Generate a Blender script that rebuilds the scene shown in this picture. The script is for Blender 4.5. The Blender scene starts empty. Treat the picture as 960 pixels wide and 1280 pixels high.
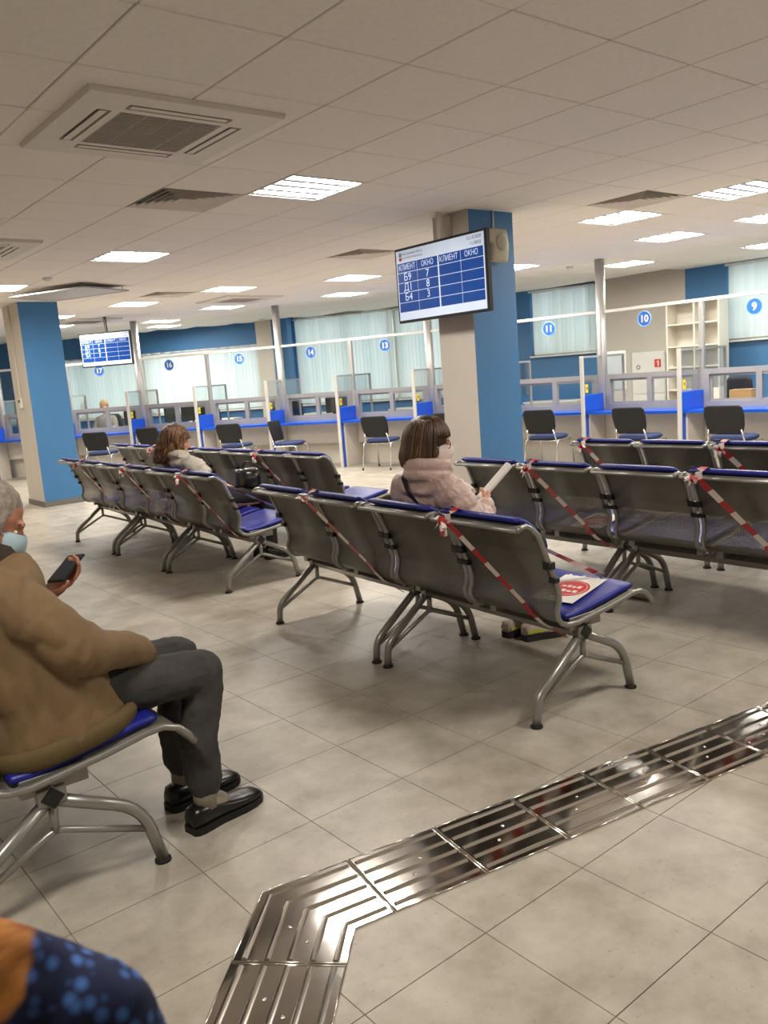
import bpy, bmesh, math, random
from mathutils import Vector, Matrix, noise, Quaternion
random.seed(7)
scene = bpy.context.scene
COL = scene.collection
PI = math.pi

# ------------------------------------------------------------------ camera
R0 = Vector((0.77065957, -0.63285468, -0.07469126))   # image right
R1 = Vector((-0.16039236, -0.07919883, -0.98387084))  # image down
R2 = Vector((0.61673181, 0.77020938, -0.16254039))    # forward
CAM_H, CEIL, FPX = 1.45, 2.735, 1046.594
cam_data = bpy.data.cameras.new('camera')
cam_data.sensor_fit = 'VERTICAL'
cam_data.sensor_height = 36.0
cam_data.lens = FPX / 1280 * 36.0
cam_data.clip_start = 0.02
cam_data.dof.use_dof = True
cam_data.dof.focus_distance = 4.5
cam_data.dof.aperture_fstop = cam_data.lens / 2.3
cam = bpy.data.objects.new('camera', cam_data)
COL.objects.link(cam)
cam.matrix_world = Matrix(((R0.x, -R1.x, -R2.x, 0), (R0.y, -R1.y, -R2.y, 0), (R0.z, -R1.z, -R2.z, CAM_H), (0, 0, 0, 1)))
scene.camera = cam

# ------------------------------------------------------------------ world, exposure
world = bpy.data.worlds.new('overcast_sky')
scene.world = world
world.use_nodes = True
bg = world.node_tree.nodes['Background']
bg.inputs[0].default_value = (0.93, 0.985, 1.0, 1)
bg.inputs[1].default_value = 0.95
TUBE_POWER = 37.0
scene.view_settings.view_transform = 'Standard'
scene.view_settings.look = 'None'
scene.view_settings.gamma = 1
scene.view_settings.use_curve_mapping = False
scene.view_settings.exposure = 1.36

# ------------------------------------------------------------------ materials
def lin(c):
    def f(v):
        v /= 255
        return v / 12.92 if v <= 0.04045 else ((v + 0.055) / 1.055) ** 2.4
    return (f(c[0]), f(c[1]), f(c[2]), 1)
MATS = {}
def mat(name, rgb, rough=0.6, metal=0.0, var=0.06, scale=8.0, bump=0.0, bscale=60.0, emit=0.0, spec=0.5, trans=0.0, coat=0.0, stretch=None, sheen=0.0, detail=4.0):
    """Principled material whose colour is varied by noise, with optional fine bump."""
    if name in MATS: return MATS[name]
    m = bpy.data.materials.new(name); m.use_nodes = True
    nt = m.node_tree; N = nt.nodes; L = nt.links
    b = N['Principled BSDF']
    b.inputs['Roughness'].default_value = rough
    b.inputs['Metallic'].default_value = metal
    b.inputs['Specular IOR Level'].default_value = spec
    b.inputs['Coat Weight'].default_value = coat
    if sheen: b.inputs['Sheen Weight'].default_value = sheen
    if trans: b.inputs['Transmission Weight'].default_value = trans
    tc = N.new('ShaderNodeTexCoord')
    src = tc.outputs['Object']
    if stretch:
        mp = N.new('ShaderNodeMapping'); mp.inputs['Scale'].default_value = stretch
        L.new(src, mp.inputs[0]); src = mp.outputs[0]
    c = lin(rgb)
    nz = N.new('ShaderNodeTexNoise'); nz.inputs['Scale'].default_value = scale; nz.inputs['Detail'].default_value = detail
    L.new(src, nz.inputs['Vector'])
    ramp = N.new('ShaderNodeValToRGB')
    ramp.color_ramp.elements[0].position = 0.3; ramp.color_ramp.elements[1].position = 0.7
    ramp.color_ramp.elements[0].color = tuple(max(0, v * (1 - var)) for v in c[:3]) + (1,)
    ramp.color_ramp.elements[1].color = tuple(min(1, v * (1 + var)) for v in c[:3]) + (1,)
    L.new(nz.outputs['Fac'], ramp.inputs['Fac'])
    L.new(ramp.outputs['Color'], b.inputs['Base Color'])
    if emit:
        L.new(ramp.outputs['Color'], b.inputs['Emission Color'])
        b.inputs['Emission Strength'].default_value = emit
    if bump:
        nb = N.new('ShaderNodeTexNoise'); nb.inputs['Scale'].default_value = bscale; nb.inputs['Detail'].default_value = 3
        L.new(src, nb.inputs['Vector'])
        bp = N.new('ShaderNodeBump'); bp.inputs['Strength'].default_value = bump; bp.inputs['Distance'].default_value = 0.004
        L.new(nb.outputs['Fac'], bp.inputs['Height']); L.new(bp.outputs['Normal'], b.inputs['Normal'])
    MATS[name] = m
    return m

def mat_glass(name, tint=(251, 253, 253), clear=0.93):
    m = bpy.data.materials.new(name); m.use_nodes = True
    nt = m.node_tree; N = nt.nodes; L = nt.links; N.clear()
    out = N.new('ShaderNodeOutputMaterial')
    t = N.new('ShaderNodeBsdfTransparent'); t.inputs[0].default_value = lin(tint)
    g = N.new('ShaderNodeBsdfGlossy'); g.inputs['Roughness'].default_value = 0.03
    fr = N.new('ShaderNodeFresnel'); fr.inputs['IOR'].default_value = 1.45
    mul = N.new('ShaderNodeMath'); mul.operation = 'MULTIPLY_ADD'; mul.inputs[1].default_value = 0.35; mul.inputs[2].default_value = (1 - clear) * 0.3
    L.new(fr.outputs[0], mul.inputs[0])
    mx = N.new('ShaderNodeMixShader'); L.new(mul.outputs[0], mx.inputs[0]); L.new(t.outputs[0], mx.inputs[1]); L.new(g.outputs[0], mx.inputs[2])
    L.new(mx.outputs[0], out.inputs[0])
    MATS[name] = m; return m

def mat_blind():
    m = bpy.data.materials.new('blind_fabric'); m.use_nodes = True
    nt = m.node_tree; N = nt.nodes; L = nt.links; N.clear()
    out = N.new('ShaderNodeOutputMaterial')
    tc = N.new('ShaderNodeTexCoord'); nz = N.new('ShaderNodeTexNoise'); nz.inputs['Scale'].default_value = 3
    L.new(tc.outputs['Object'], nz.inputs['Vector'])
    oi = N.new('ShaderNodeObjectInfo')
    mxc = N.new('ShaderNodeMix'); mxc.data_type = 'RGBA'
    mxc.inputs[6].default_value = lin((224, 234, 234)); mxc.inputs[7].default_value = lin((240, 245, 245))
    L.new(oi.outputs['Random'], mxc.inputs[0])
    t = N.new('ShaderNodeBsdfTranslucent'); d = N.new('ShaderNodeBsdfDiffuse')
    L.new(mxc.outputs[2], t.inputs[0]); L.new(mxc.outputs[2], d.inputs[0])
    mx = N.new('ShaderNodeMixShader'); mx.inputs[0].default_value = 0.62
    L.new(t.outputs[0], mx.inputs[1]); L.new(d.outputs[0], mx.inputs[2]); L.new(mx.outputs[0], out.inputs[0])
    MATS['blind_fabric'] = m; return m

def mat_perforated():
    """Grey sheet steel with a fine grid of round holes."""
    m = bpy.data.materials.new('perforated_steel'); m.use_nodes = True
    nt = m.node_tree; N = nt.nodes; L = nt.links
    b = N['Principled BSDF']; out = N['Material Output']
    b.inputs['Base Color'].default_value = lin((118, 115, 108)); b.inputs['Metallic'].default_value = 0.5; b.inputs['Roughness'].default_value = 0.42
    tc = N.new('ShaderNodeTexCoord'); sx = N.new('ShaderNodeSeparateXYZ'); L.new(tc.outputs['UV'], sx.inputs[0])
    def cell(o):
        f = N.new('ShaderNodeMath'); f.operation = 'PINGPONG'; f.inputs[1].default_value = 0.003; L.new(o, f.inputs[0])
        s = N.new('ShaderNodeMath'); s.operation = 'SUBTRACT'; L.new(f.outputs[0], s.inputs[0]); s.inputs[1].default_value = 0.0015
        q = N.new('ShaderNodeMath'); q.operation = 'POWER'; q.inputs[1].default_value = 2; L.new(f.outputs[0], q.inputs[0])
        return q.outputs[0]
    a = N.new('ShaderNodeMath'); a.operation = 'ADD'; L.new(cell(sx.outputs[0]), a.inputs[0]); L.new(cell(sx.outputs[1]), a.inputs[1])
    lt = N.new('ShaderNodeMath'); lt.operation = 'LESS_THAN'; lt.inputs[1].default_value = 0.00155 ** 2; L.new(a.outputs[0], lt.inputs[0])
    t = N.new('ShaderNodeBsdfTransparent')
    mx = N.new('ShaderNodeMixShader'); L.new(lt.outputs[0], mx.inputs[0]); L.new(b.outputs[0], mx.inputs[1]); L.new(t.outputs[0], mx.inputs[2])
    L.new(mx.outputs[0], out.inputs[0])
    MATS['perforated_steel'] = m; return m

def mat_floor():
    m = bpy.data.materials.new('vinyl_floor_tile'); m.use_nodes = True
    nt = m.node_tree; N = nt.nodes; L = nt.links; b = N['Principled BSDF']
    ge = N.new('ShaderNodeNewGeometry')
    n1 = N.new('ShaderNodeTexNoise'); n1.inputs['Scale'].default_value = 5; n1.inputs['Detail'].default_value = 8; n1.inputs['Roughness'].default_value = 0.65
    n2 = N.new('ShaderNodeTexNoise'); n2.inputs['Scale'].default_value = 55; n2.inputs['Detail'].default_value = 3
    L.new(ge.outputs['Position'], n1.inputs['Vector']); L.new(ge.outputs['Position'], n2.inputs['Vector'])
    r = N.new('ShaderNodeValToRGB'); r.color_ramp.elements[0].position = 0.33; r.color_ramp.elements[1].position = 0.68
    r.color_ramp.elements[0].color = lin((154, 145, 131)); r.color_ramp.elements[1].color = lin((188, 181, 168))
    L.new(n1.outputs['Fac'], r.inputs[0])
    r2 = N.new('ShaderNodeValToRGB'); r2.color_ramp.elements[0].position = 0.27; r2.color_ramp.elements[1].position = 0.36
    r2.color_ramp.elements[0].color = (0.72, 0.70, 0.66, 1); r2.color_ramp.elements[1].color = (1, 1, 1, 1)
    L.new(n2.outputs['Fac'], r2.inputs[0])
    mm = N.new('ShaderNodeMix'); mm.data_type = 'RGBA'; mm.blend_type = 'MULTIPLY'; mm.inputs[0].default_value = 0.8
    L.new(r.outputs[0], mm.inputs[6]); L.new(r2.outputs[0], mm.inputs[7])
    L.new(mm.outputs[2], b.inputs['Base Color'])
    rr = N.new('ShaderNodeMapRange'); rr.inputs[3].default_value = 0.30; rr.inputs[4].default_value = 0.46
    L.new(n1.outputs['Fac'], rr.inputs[0]); L.new(rr.outputs[0], b.inputs['Roughness'])
    b.inputs['Specular IOR Level'].default_value = 0.45
    MATS['floor'] = m; return m

def mat_pattern():
    """Printed cloth: navy ground with pale blue flecks and a big ochre motif."""
    m = bpy.data.materials.new('printed_cloth'); m.use_nodes = True
    nt = m.node_tree; N = nt.nodes; L = nt.links; b = N['Principled BSDF']; b.inputs['Roughness'].default_value = 0.85
    tc = N.new('ShaderNodeTexCoord')
    v = N.new('ShaderNodeTexVoronoi'); v.inputs['Scale'].default_value = 120; L.new(tc.outputs['Object'], v.inputs['Vector'])
    r1 = N.new('ShaderNodeValToRGB'); r1.color_ramp.elements[0].position = 0.15; r1.color_ramp.elements[1].position = 0.5
    r1.color_ramp.elements[0].color = lin((70, 115, 190)); r1.color_ramp.elements[1].color = lin((14, 26, 66))
    L.new(v.outputs['Distance'], r1.inputs[0])
    w = N.new('ShaderNodeTexNoise'); w.inputs['Scale'].default_value = 42; w.inputs['Detail'].default_value = 3
    mp = N.new('ShaderNodeMapping'); mp.inputs['Scale'].default_value = (0.5, 2.0, 1.4); mp.inputs['Rotation'].default_value = (0.3, 0.5, 0.5)
    L.new(tc.outputs['Object'], mp.inputs[0]); L.new(mp.outputs[0], w.inputs['Vector'])
    r2 = N.new('ShaderNodeValToRGB'); r2.color_ramp.elements[0].position = 0.35; r2.color_ramp.elements[1].position = 0.65
    r2.color_ramp.elements[0].color = lin((122, 68, 26)); r2.color_ramp.elements[1].color = lin((222, 150, 78)); L.new(w.outputs['Fac'], r2.inputs[0])
    # motif mask: distance from a point on the upper left of the cloth
    dist = N.new('ShaderNodeVectorMath'); dist.operation = 'DISTANCE'; dist.inputs[1].default_value = (-0.022, 0.008, 0.108)
    L.new(tc.outputs['Object'], dist.inputs[0])
    nn = N.new('ShaderNodeTexNoise'); nn.inputs['Scale'].default_value = 30; L.new(tc.outputs['Object'], nn.inputs['Vector'])
    ma = N.new('ShaderNodeMath'); ma.operation = 'MULTIPLY_ADD'; ma.inputs[1].default_value = 0.03; L.new(nn.outputs['Fac'], ma.inputs[0]); L.new(dist.outputs['Value'], ma.inputs[2])
    lt = N.new('ShaderNodeMapRange'); lt.inputs[1].default_value = 0.056; lt.inputs[2].default_value = 0.060; lt.inputs[3].default_value = 1; lt.inputs[4].default_value = 0
    L.new(ma.outputs[0], lt.inputs[0])
    mx = N.new('ShaderNodeMix'); mx.data_type = 'RGBA'; L.new(lt.outputs[0], mx.inputs[0]); L.new(r1.outputs[0], mx.inputs[6]); L.new(r2.outputs[0], mx.inputs[7])
    L.new(mx.outputs[2], b.inputs['Base Color'])
    MATS['pattern'] = m; return m

G_GLASS = mat_glass('clear_glass'); G_PANE = mat_glass('window_glass', (245, 252, 252), 0.9); G_ACRYL = mat('frosted_acrylic', (196, 192, 186), 0.45, var=.04)
BLIND = mat_blind(); PERF = mat_perforated(); FLOORM = mat_floor(); PATTERN = mat_pattern()
GROUT = mat('floor_joint', (150, 136, 112), 0.8)
CEILT = mat('ceiling_panel', (238, 231, 221), 0.9, var=0.03, scale=30, bump=0.15, bscale=220)
CEILG = mat('ceiling_grid', (160, 152, 140), 0.7)
BLUE = mat('blue_paint', (62, 118, 168), 0.55, var=0.03, scale=2)
GREYP = mat('grey_paint', (204, 196, 184), 0.6, var=0.03, scale=2, bump=0.03)
BEIGE = mat('beige_laminate', (228, 221, 208), 0.45, var=0.03, scale=3)
WHITE = mat('white_plastic', (222, 220, 214), 0.4, var=0.02)
ACW = mat('air_conditioner_plastic', (220, 211, 198), 0.5, var=0.02)
DESKB = mat('blue_laminate', (18, 82, 196), 0.3, var=0.03)
ALU = mat('brushed_aluminium', (186, 184, 182), 0.38, 0.6, var=0.04, scale=20, stretch=(8, 8, .6))
ALUD = mat('grey_window_profile', (158, 156, 155), 0.4, 0.3, var=0.04)
ALUL = mat('bright_rail', (216, 214, 208), 0.35, 0.3, var=0.03)
STEEL = mat('grey_powder_coat', (152, 150, 144), 0.33, 0.6, var=0.04, scale=25)
BLACK = mat('black_plastic', (22, 22, 24), 0.45, var=0.1)
DARK = mat('galvanised_duct', (128, 126, 122), 0.6)
RUBBER = mat('black_rubber', (18, 18, 18), 0.7)
CUSH = mat('blue_vinyl', (24, 34, 132), 0.42, var=0.06, scale=15, bump=0.05, bscale=300)
CHROME = mat('polished_steel', (196, 192, 186), 0.09, 1.0, var=0.06, scale=9, bump=0.06, bscale=12)
CHROMER = mat('bright_steel_rib', (225, 220, 212), 0.16, 1.0, var=0.04, scale=12)
TUBEC = mat('chair_tube', (205, 205, 205), 0.25, 0.8, var=0.03)
CHBACK = mat('black_chair_plastic', (14, 14, 15), 0.65, var=0.1, scale=40)
CHSEAT = mat('blue_chair_fabric', (48, 62, 104), 0.9, var=0.15, scale=60, bump=0.3, bscale=400)
SIGNB = mat('sign_blue', (40, 98, 182), 0.4, var=0.03)
SIGNL = mat('sign_pale_ring', (150, 190, 235), 0.4, var=0.02)
PAPER = mat('white_paper', (235, 232, 226), 0.8, var=0.02)
RED = mat('red_print', (205, 52, 52), 0.6, var=0.05)
TAPER = mat('tape_red', (176, 30, 36), 0.35, var=0.08)
TAPEW = mat('tape_white', (228, 214, 206), 0.35, var=0.05)
YELLOW = mat('yellow_plate', (236, 208, 60), 0.5, var=0.03)
TUBE_E = mat('lamp_tube', (255, 248, 237), 0.4, var=0.0, emit=TUBE_POWER)
LOUV = mat('lamp_louvre', (158, 162, 172), 0.35, 0.6, var=0.03)
SCR_B = mat('screen_blue', (10, 58, 128), 0.25, var=0.02, emit=0.22)
SCR_W = mat('screen_white', (205, 220, 240), 0.25, var=0.02, emit=0.12)
SCR_L = mat('screen_line', (190, 210, 238), 0.25, var=0.02, emit=0.25)
SCR_D = mat('screen_dark_text', (40, 44, 60), 0.4, var=0.02)
SCR_R = mat('screen_red_emblem', (150, 40, 50), 0.4, var=0.02, emit=0.3)
CARD = mat('cardboard', (184, 146, 98), 0.85, var=0.06)
SPK = mat('beige_speaker', (190, 182, 160), 0.6, var=0.03)
SKIRT = mat('grey_skirting', (112, 108, 102), 0.6)
SKIN = mat('skin', (205, 150, 125), 0.5, var=0.06, scale=20)
SKINM = mat('skin_ruddy', (190, 130, 105), 0.5, var=0.08, scale=20)

# ------------------------------------------------------------------ mesh builder
class MB:
    def __init__(s): s.v = []; s.f = []; s.m = []; s.sm = []; s.uv = {}
    def add(s, vs, fs, m=0, smooth=False, uvs=None):
        o = len(s.v); s.v += [tuple(p) for p in vs]
        for k, f in enumerate(fs):
            s.f.append(tuple(i + o for i in f)); s.m.append(m); s.sm.append(smooth)
            if uvs: s.uv[len(s.f) - 1] = [uvs[i] for i in f]
        return s
    def box(s, x0, x1, y0, y1, z0, z1, m=0, M=None):
        vs = [Vector((x, y, z)) for z in (z0, z1) for y in (y0, y1) for x in (x0, x1)]
        if M is not None: vs = [M @ v for v in vs]
        return s.add(vs, [(0, 2, 3, 1), (4, 5, 7, 6), (0, 1, 5, 4), (2, 6, 7, 3), (0, 4, 6, 2), (1, 3, 7, 5)], m)
    def cbox(s, x0, x1, y0, y1, z0, z1, c=0.004, m=0, M=None):
        """box with chamfered edges"""
        bm = bmesh.new(); bmesh.ops.create_cube(bm, size=1)
        for v in bm.verts: v.co = Vector(((x0 + x1) / 2 + v.co.x * (x1 - x0), (y0 + y1) / 2 + v.co.y * (y1 - y0), (z0 + z1) / 2 + v.co.z * (z1 - z0)))
        bmesh.ops.bevel(bm, geom=bm.edges[:], offset=c, segments=1, affect='EDGES')
        bm.verts.index_update()
        vs = [(M @ v.co) if M is not None else v.co.copy() for v in bm.verts]
        fs = [[v.index for v in f.verts] for f in bm.faces]; bm.free()
        return s.add(vs, fs, m)
    def tube(s, pts, r, n=8, m=0, cap=True, closed=False, flat=1.0):
        pts = [Vector(p) for p in pts]; rr = r if isinstance(r, (list, tuple)) else [r] * len(pts)
        N = len(pts); tang = []
        for i in range(N):
            a = pts[(i - 1) % N] if (closed or i > 0) else pts[i]
            b = pts[(i + 1) % N] if (closed or i < N - 1) else pts[i]
            t = b - a; tang.append(t.normalized() if t.length > 1e-9 else Vector((0, 0, 1)))
        t0 = tang[0]; up = Vector((0, 0, 1)) if abs(t0.z) < 0.9 else Vector((1, 0, 0))
        u = t0.cross(up).normalized(); vs = []
        for i in range(N):
            t = tang[i]; u = (u - t * u.dot(t)); u = u.normalized() if u.length > 1e-6 else t.orthogonal().normalized()
            w = t.cross(u)
            for k in range(n):
                a = 2 * PI * k / n; vs.append(pts[i] + (u * math.cos(a) + w * math.sin(a) * flat) * rr[i])
        fs = []
        for i in range(N if closed else N - 1):
            j = (i + 1) % N
            for k in range(n): fs.append((i * n + k, i * n + (k + 1) % n, j * n + (k + 1) % n, j * n + k))
        if cap and not closed: fs += [tuple(range(n - 1, -1, -1)), tuple((N - 1) * n + k for k in range(n))]
        return s.add(vs, fs, m, True)
    def lathe(s, prof, n=16, m=0, c=(0, 0, 0), M=None, smooth=True):
        vs = []; fs = []
        for (r, z) in prof:
            for k in range(n):
                a = 2 * PI * k / n; p = Vector((c[0] + r * math.cos(a), c[1] + r * math.sin(a), c[2] + z)); vs.append(M @ p if M is not None else p)
        for i in range(len(prof) - 1):
            for k in range(n): fs.append((i * n + k, i * n + (k + 1) % n, (i + 1) * n + (k + 1) % n, (i + 1) * n + k))
        fs += [tuple(range(n - 1, -1, -1)), tuple((len(prof) - 1) * n + k for k in range(n))]
        return s.add(vs, fs, m, smooth)
    def loft(s, rings, n=16, m=0, smooth=True, cap=True, power=1.0):
        """rings: (centre, half-axis u, half-axis v)"""
        vs = []; fs = []
        for c, u, v in rings:
            c, u, v = Vector(c), Vector(u), Vector(v)
            for k in range(n):
                a = 2 * PI * k / n; ca, sa = math.cos(a), math.sin(a)
                ca = math.copysign(abs(ca) ** power, ca); sa = math.copysign(abs(sa) ** power, sa)
                vs.append(c + u * ca + v * sa)
        for i in range(len(rings) - 1):
            for k in range(n): fs.append((i * n + k, i * n + (k + 1) % n, (i + 1) * n + (k + 1) % n, (i + 1) * n + k))
        if cap: fs += [tuple(range(n - 1, -1, -1)), tuple((len(rings) - 1) * n + k for k in range(n))]
        return s.add(vs, fs, m, smooth)
    def prism(s, poly, z0, z1, m=0, M=None):
        n = len(poly); vs = [Vector((x, y, z)) for z in (z0, z1) for x, y in poly]
        if M is not None: vs = [M @ v for v in vs]
        return s.add(vs, [tuple(range(n - 1, -1, -1)), tuple(range(n, 2 * n))] + [(i, (i + 1) % n, n + (i + 1) % n, n + i) for i in range(n)], m)
    def sheet(s, prof, y0, y1, th, m=0, ny=1, edge=0.0):
        """profile in x,z swept along y with thickness (below/behind) and UV in metres"""
        P = [Vector((p[0], 0, p[1])) for p in prof]; n = len(P); nor = []; d = [0]
        for i in range(n):
            t = P[min(i + 1, n - 1)] - P[max(i - 1, 0)]; nor.append(Vector((-t.z, 0, t.x)).normalized())
            if i: d.append(d[-1] + (P[i] - P[i - 1]).length)
        vs = []; uv = []
        for j in range(ny + 1):
            y = y0 + (y1 - y0) * j / ny
            for side in (0, 1):
                for i in range(n):
                    p = P[i] + nor[i] * (th * side); vs.append((p.x, y, p.z)); uv.append((d[i], y))
        fs = []; W = 2 * n
        for j in range(ny):
            a, b = j * W, (j + 1) * W
            for i in range(n - 1):
                fs.append((a + i, a + i + 1, b + i + 1, b + i)); fs.append((a + n + i, b + n + i, b + n + i + 1, a + n + i + 1))
            fs.append((a, b, b + n, a + n)); fs.append((a + n - 1, a + 2 * n - 1, b + 2 * n - 1, b + n - 1))
        for j, fl in ((0, 1), (ny, 0)):
            a = j * W
            for i in range(n - 1):
                q = (a + i, a + n + i, a + n + i + 1, a + i + 1); fs.append(q if fl else q[::-1])
        return s.add(vs, fs, m, True, uv)
    def mesh(s, name, mats):
        me = bpy.data.meshes.new(name); me.from_pydata(s.v, [], s.f); me.update()
        for m in (mats if isinstance(mats, (list, tuple)) else [mats]): me.materials.append(m)
        me.polygons.foreach_set('material_index', s.m); me.polygons.foreach_set('use_smooth', s.sm)
        if s.uv:
            ul = me.uv_layers.new(name='UVMap')
            for pi, uvs in s.uv.items():
                p = me.polygons[pi]
                for li, u in zip(p.loop_indices, uvs): ul.data[li].uv = u
        return me
    def build(s, name, mats, parent=None, loc=None, rz=0.0):
        return link(name, s.mesh(name, mats), parent, loc, rz)

def link(name, me, parent=None, loc=None, rz=0.0):
    o = bpy.data.objects.new(name, me); COL.objects.link(o); o.parent = parent
    if loc is not None: o.location = loc
    if rz: o.rotation_euler = (0, 0, rz)
    return o
def tag(o, label, cat, group=None):
    o['label'] = label; o['category'] = cat
    if group: o['group'] = group
    return o
def thing(name, label, cat, loc=(0, 0, 0), rz=0.0, group=None):
    o = bpy.data.objects.new(name, None); COL.objects.link(o); o.empty_display_size = 0.1
    o.location = loc; o.rotation_euler = (0, 0, rz)
    return tag(o, label, cat, group)
def struct(o): o['kind'] = 'structure'; return o
def stuff(o): o['kind'] = 'stuff'; return o
def copy_tree(o, parent=None):
    c = o.copy(); COL.objects.link(c); c.parent = parent
    for ch in list(o.children): copy_tree(ch, c)
    return c
def arcpts(c, r, a0, a1, n):
    return [(c[0] + r * math.cos(a0 + (a1 - a0) * i / n), c[1] + r * math.sin(a0 + (a1 - a0) * i / n)) for i in range(n + 1)]
def smoothpath(pts, r=0.05, n=5):
    """round the corners of a polyline"""
    pts = [Vector(p) for p in pts]; out = [pts[0]]
    for i in range(1, len(pts) - 1):
        a, b, c = pts[i - 1], pts[i], pts[i + 1]
        ra = min(r, (a - b).length * .45, (c - b).length * .45)
        p, q = b + (a - b).normalized() * ra, b + (c - b).normalized() * ra
        for k in range(n + 1):
            t = k / n; out.append(p * (1 - t) ** 2 + b * 2 * t * (1 - t) + q * t * t)
    return out + [pts[-1]]

# ------------------------------------------------------------------ lettering (flat meshes)
TXT = {}
def text_mesh(s, bold=0.0):
    key = (s, bold)
    if key in TXT: return TXT[key]
    cu = bpy.data.curves.new('lettering', 'FONT'); cu.body = s; cu.align_x = 'CENTER'; cu.align_y = 'CENTER'; cu.size = 1.0; cu.offset = bold; cu.resolution_u = 3
    ob = bpy.data.objects.new('lettering', cu); COL.objects.link(ob)
    dg = bpy.context.evaluated_depsgraph_get()
    me = bpy.data.meshes.new_from_object(ob.evaluated_get(dg)); bpy.data.objects.remove(ob)
    TXT[key] = me; return me
for s_ in ['КЛИЕНТ', 'ОКНО', 'Б9', 'Д1', 'Б4', '7', '8', '3', '12.10.2020', '11:58:03', 'ПЕНСИОННЫЙ ФОНД', 'РОССИЙСКОЙ ФЕДЕРАЦИИ']: text_mesh(s_)
for n_ in range(8, 21): text_mesh(str(n_), 0.03)
FM = Matrix(((0, 0, -1, 0), (-1, 0, 0, 0), (0, 1, 0, 0), (0, 0, 0, 1)))   # lettering that faces local -X
def letter(s, size, parent, loc, m, M=FM, bold=0.0, sx=1.0, name='lettering'):
    src = text_mesh(s, bold); me = src.copy(); me.materials.clear(); me.materials.append(m)
    o = bpy.data.objects.new(name, me); COL.objects.link(o); o.parent = parent
    o.matrix_local = Matrix.Translation(loc) @ M @ Matrix.Diagonal((size * sx, size, size, 1))
    return o

# ------------------------------------------------------------------ room shell
CC = Vector((-6.6, 5.2))            # centre of the curved facade
RW = 19.35
def polar(r, th): a = math.radians(th); return Vector((CC.x + r * math.cos(a), CC.y + r * math.sin(a)))
def arc_wall(mb, r0, r1, t0, t1, z0, z1, m=0):
    n = max(1, int((t1 - t0) / 1.0 + 0.5)); vs = []; fs = []
    for i in range(n + 1):
        t = t0 + (t1 - t0) * i / n; a, b = polar(r0, t), polar(r1, t)
        vs += [(a.x, a.y, z0), (b.x, b.y, z0), (b.x, b.y, z1), (a.x, a.y, z1)]
    for i in range(n):
        o = i * 4
        for k in range(4): fs.append((o + k, o + 4 + k, o + 4 + (k + 1) % 4, o + (k + 1) % 4))
    fs += [(0, 1, 2, 3), (n * 4 + 3, n * 4 + 2, n * 4 + 1, n * 4)]
    mb.add(vs, fs, m)
T0, T1 = -22.0, 64.0
outline = [polar(RW + .3, T0 + (T1 - T0) * i / 60) for i in range(61)]
XB, YR, YL = -4.2, -3.6, outline[-1].y + 0.02
poly = [(p.x, p.y) for p in outline] + [(XB, YL), (XB, YR), (outline[0].x, YR)]
poly = [p for p in poly]
floor = struct(MB().prism(poly, -0.20, -0.004).build('floor', GROUT))
ceiling = struct(MB().prism(poly, CEIL + 0.06, CEIL + 0.2).build('ceiling', CEILG))
struct(MB().box(XB - .15, XB, YR, YL, 0, CEIL + .06).build('wall_back', GREYP))
struct(MB().box(XB, outline[0].x + .1, YR - .15, YR, 0, CEIL + .06).build('wall_right', GREYP))
struct(MB().box(XB, outline[-1].x, YL, YL + .15, 0, CEIL + .06).build('wall_left', GREYP))

def inview(x, y, z, pad=40):
    d = Vector((x, y, z - CAM_H)); w = d.dot(R2)
    if w < 0.05: return None
    px, py = 480 + FPX * d.dot(R0) / w, 640 + FPX * d.dot(R1) / w
    return w if (-pad < px < 960 + pad and -pad < py < 1280 + pad) else None
def inside(x, y):
    return XB + .2 < x and YR + .2 < y < YL - .2 and math.hypot(x - CC.x, y - CC.y) < RW - .1 or False

# floor tiles: the 300 that show largest are pieces, the rest one part
FT = 0.4; tiles = []
for i in range(-14, 32):
    for j in range(-13, 54):
        x, y = 1.370 + FT * (i + .5), 1.422 + FT * (j + .5)
        if not inside(x, y): continue
        w = inview(x, y, 0); tiles.append((w if w else 1e3, x, y))
tiles.sort()
tm = [MB().box(-.1986, .1986, -.1986, .1986, -.004, 0).mesh('floor_tile', FLOORM)]
rest = MB()
for k, (w, x, y) in enumerate(tiles):
    if k < 300 and w < 900: link('floor_tile', tm[0], floor, (x, y, 0))
    else: rest.box(x - .1986, x + .1986, y - .1986, y + .1986, -.004, 0)
stuff(rest.build('distant_floor_tiles', FLOORM, floor))

# ceiling panels
CT = 0.6; GX, GY = 1.369, 2.829
def cell(i, j): return GX + CT * (i + .5), GY + CT * (j + .5)
LIGHTS = [(3, 3), (3, 8), (2, 12), (9, 10), (9, 3), (9, 1), (12, 4), (12, 2), (7, 12), (9, 16), (11, 13), (15, 7), (16, 4), (6, 15), (5, 18), (9, 20), (10, 22), (6, 21), (12, 8)]
LIGHTS_OUT = [(-3, -3), (3, -4), (8, -3), (13, -3), (-4, 13), (-4, 18), (0, 19)]
DIFFS = [(2, 4), (7, 7), (8, 2), (6, 13)]
skip = set(LIGHTS + LIGHTS_OUT + DIFFS)
cells = []
for i in range(-10, 21):
    for j in range(-11, 34):
        x, y = cell(i, j)
        if (i, j) in skip or not inside(x, y): continue
        w = inview(x, y, CEIL); cells.append((w if w else 1e3, x, y))
cells.sort()
cm = MB(); cm.cbox(-.2965, .2965, -.2965, .2965, 0, .02, 0.004); cm = cm.mesh('ceiling_panel', CEILT)
rest = MB()
for k, (w, x, y) in enumerate(cells):
    if k < 300 and w < 900: link('ceiling_panel', cm, ceiling, (x, y, CEIL))
    else: rest.box(x - .2965, x + .2965, y - .2965, y + .2965, CEIL, CEIL + .02)
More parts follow.
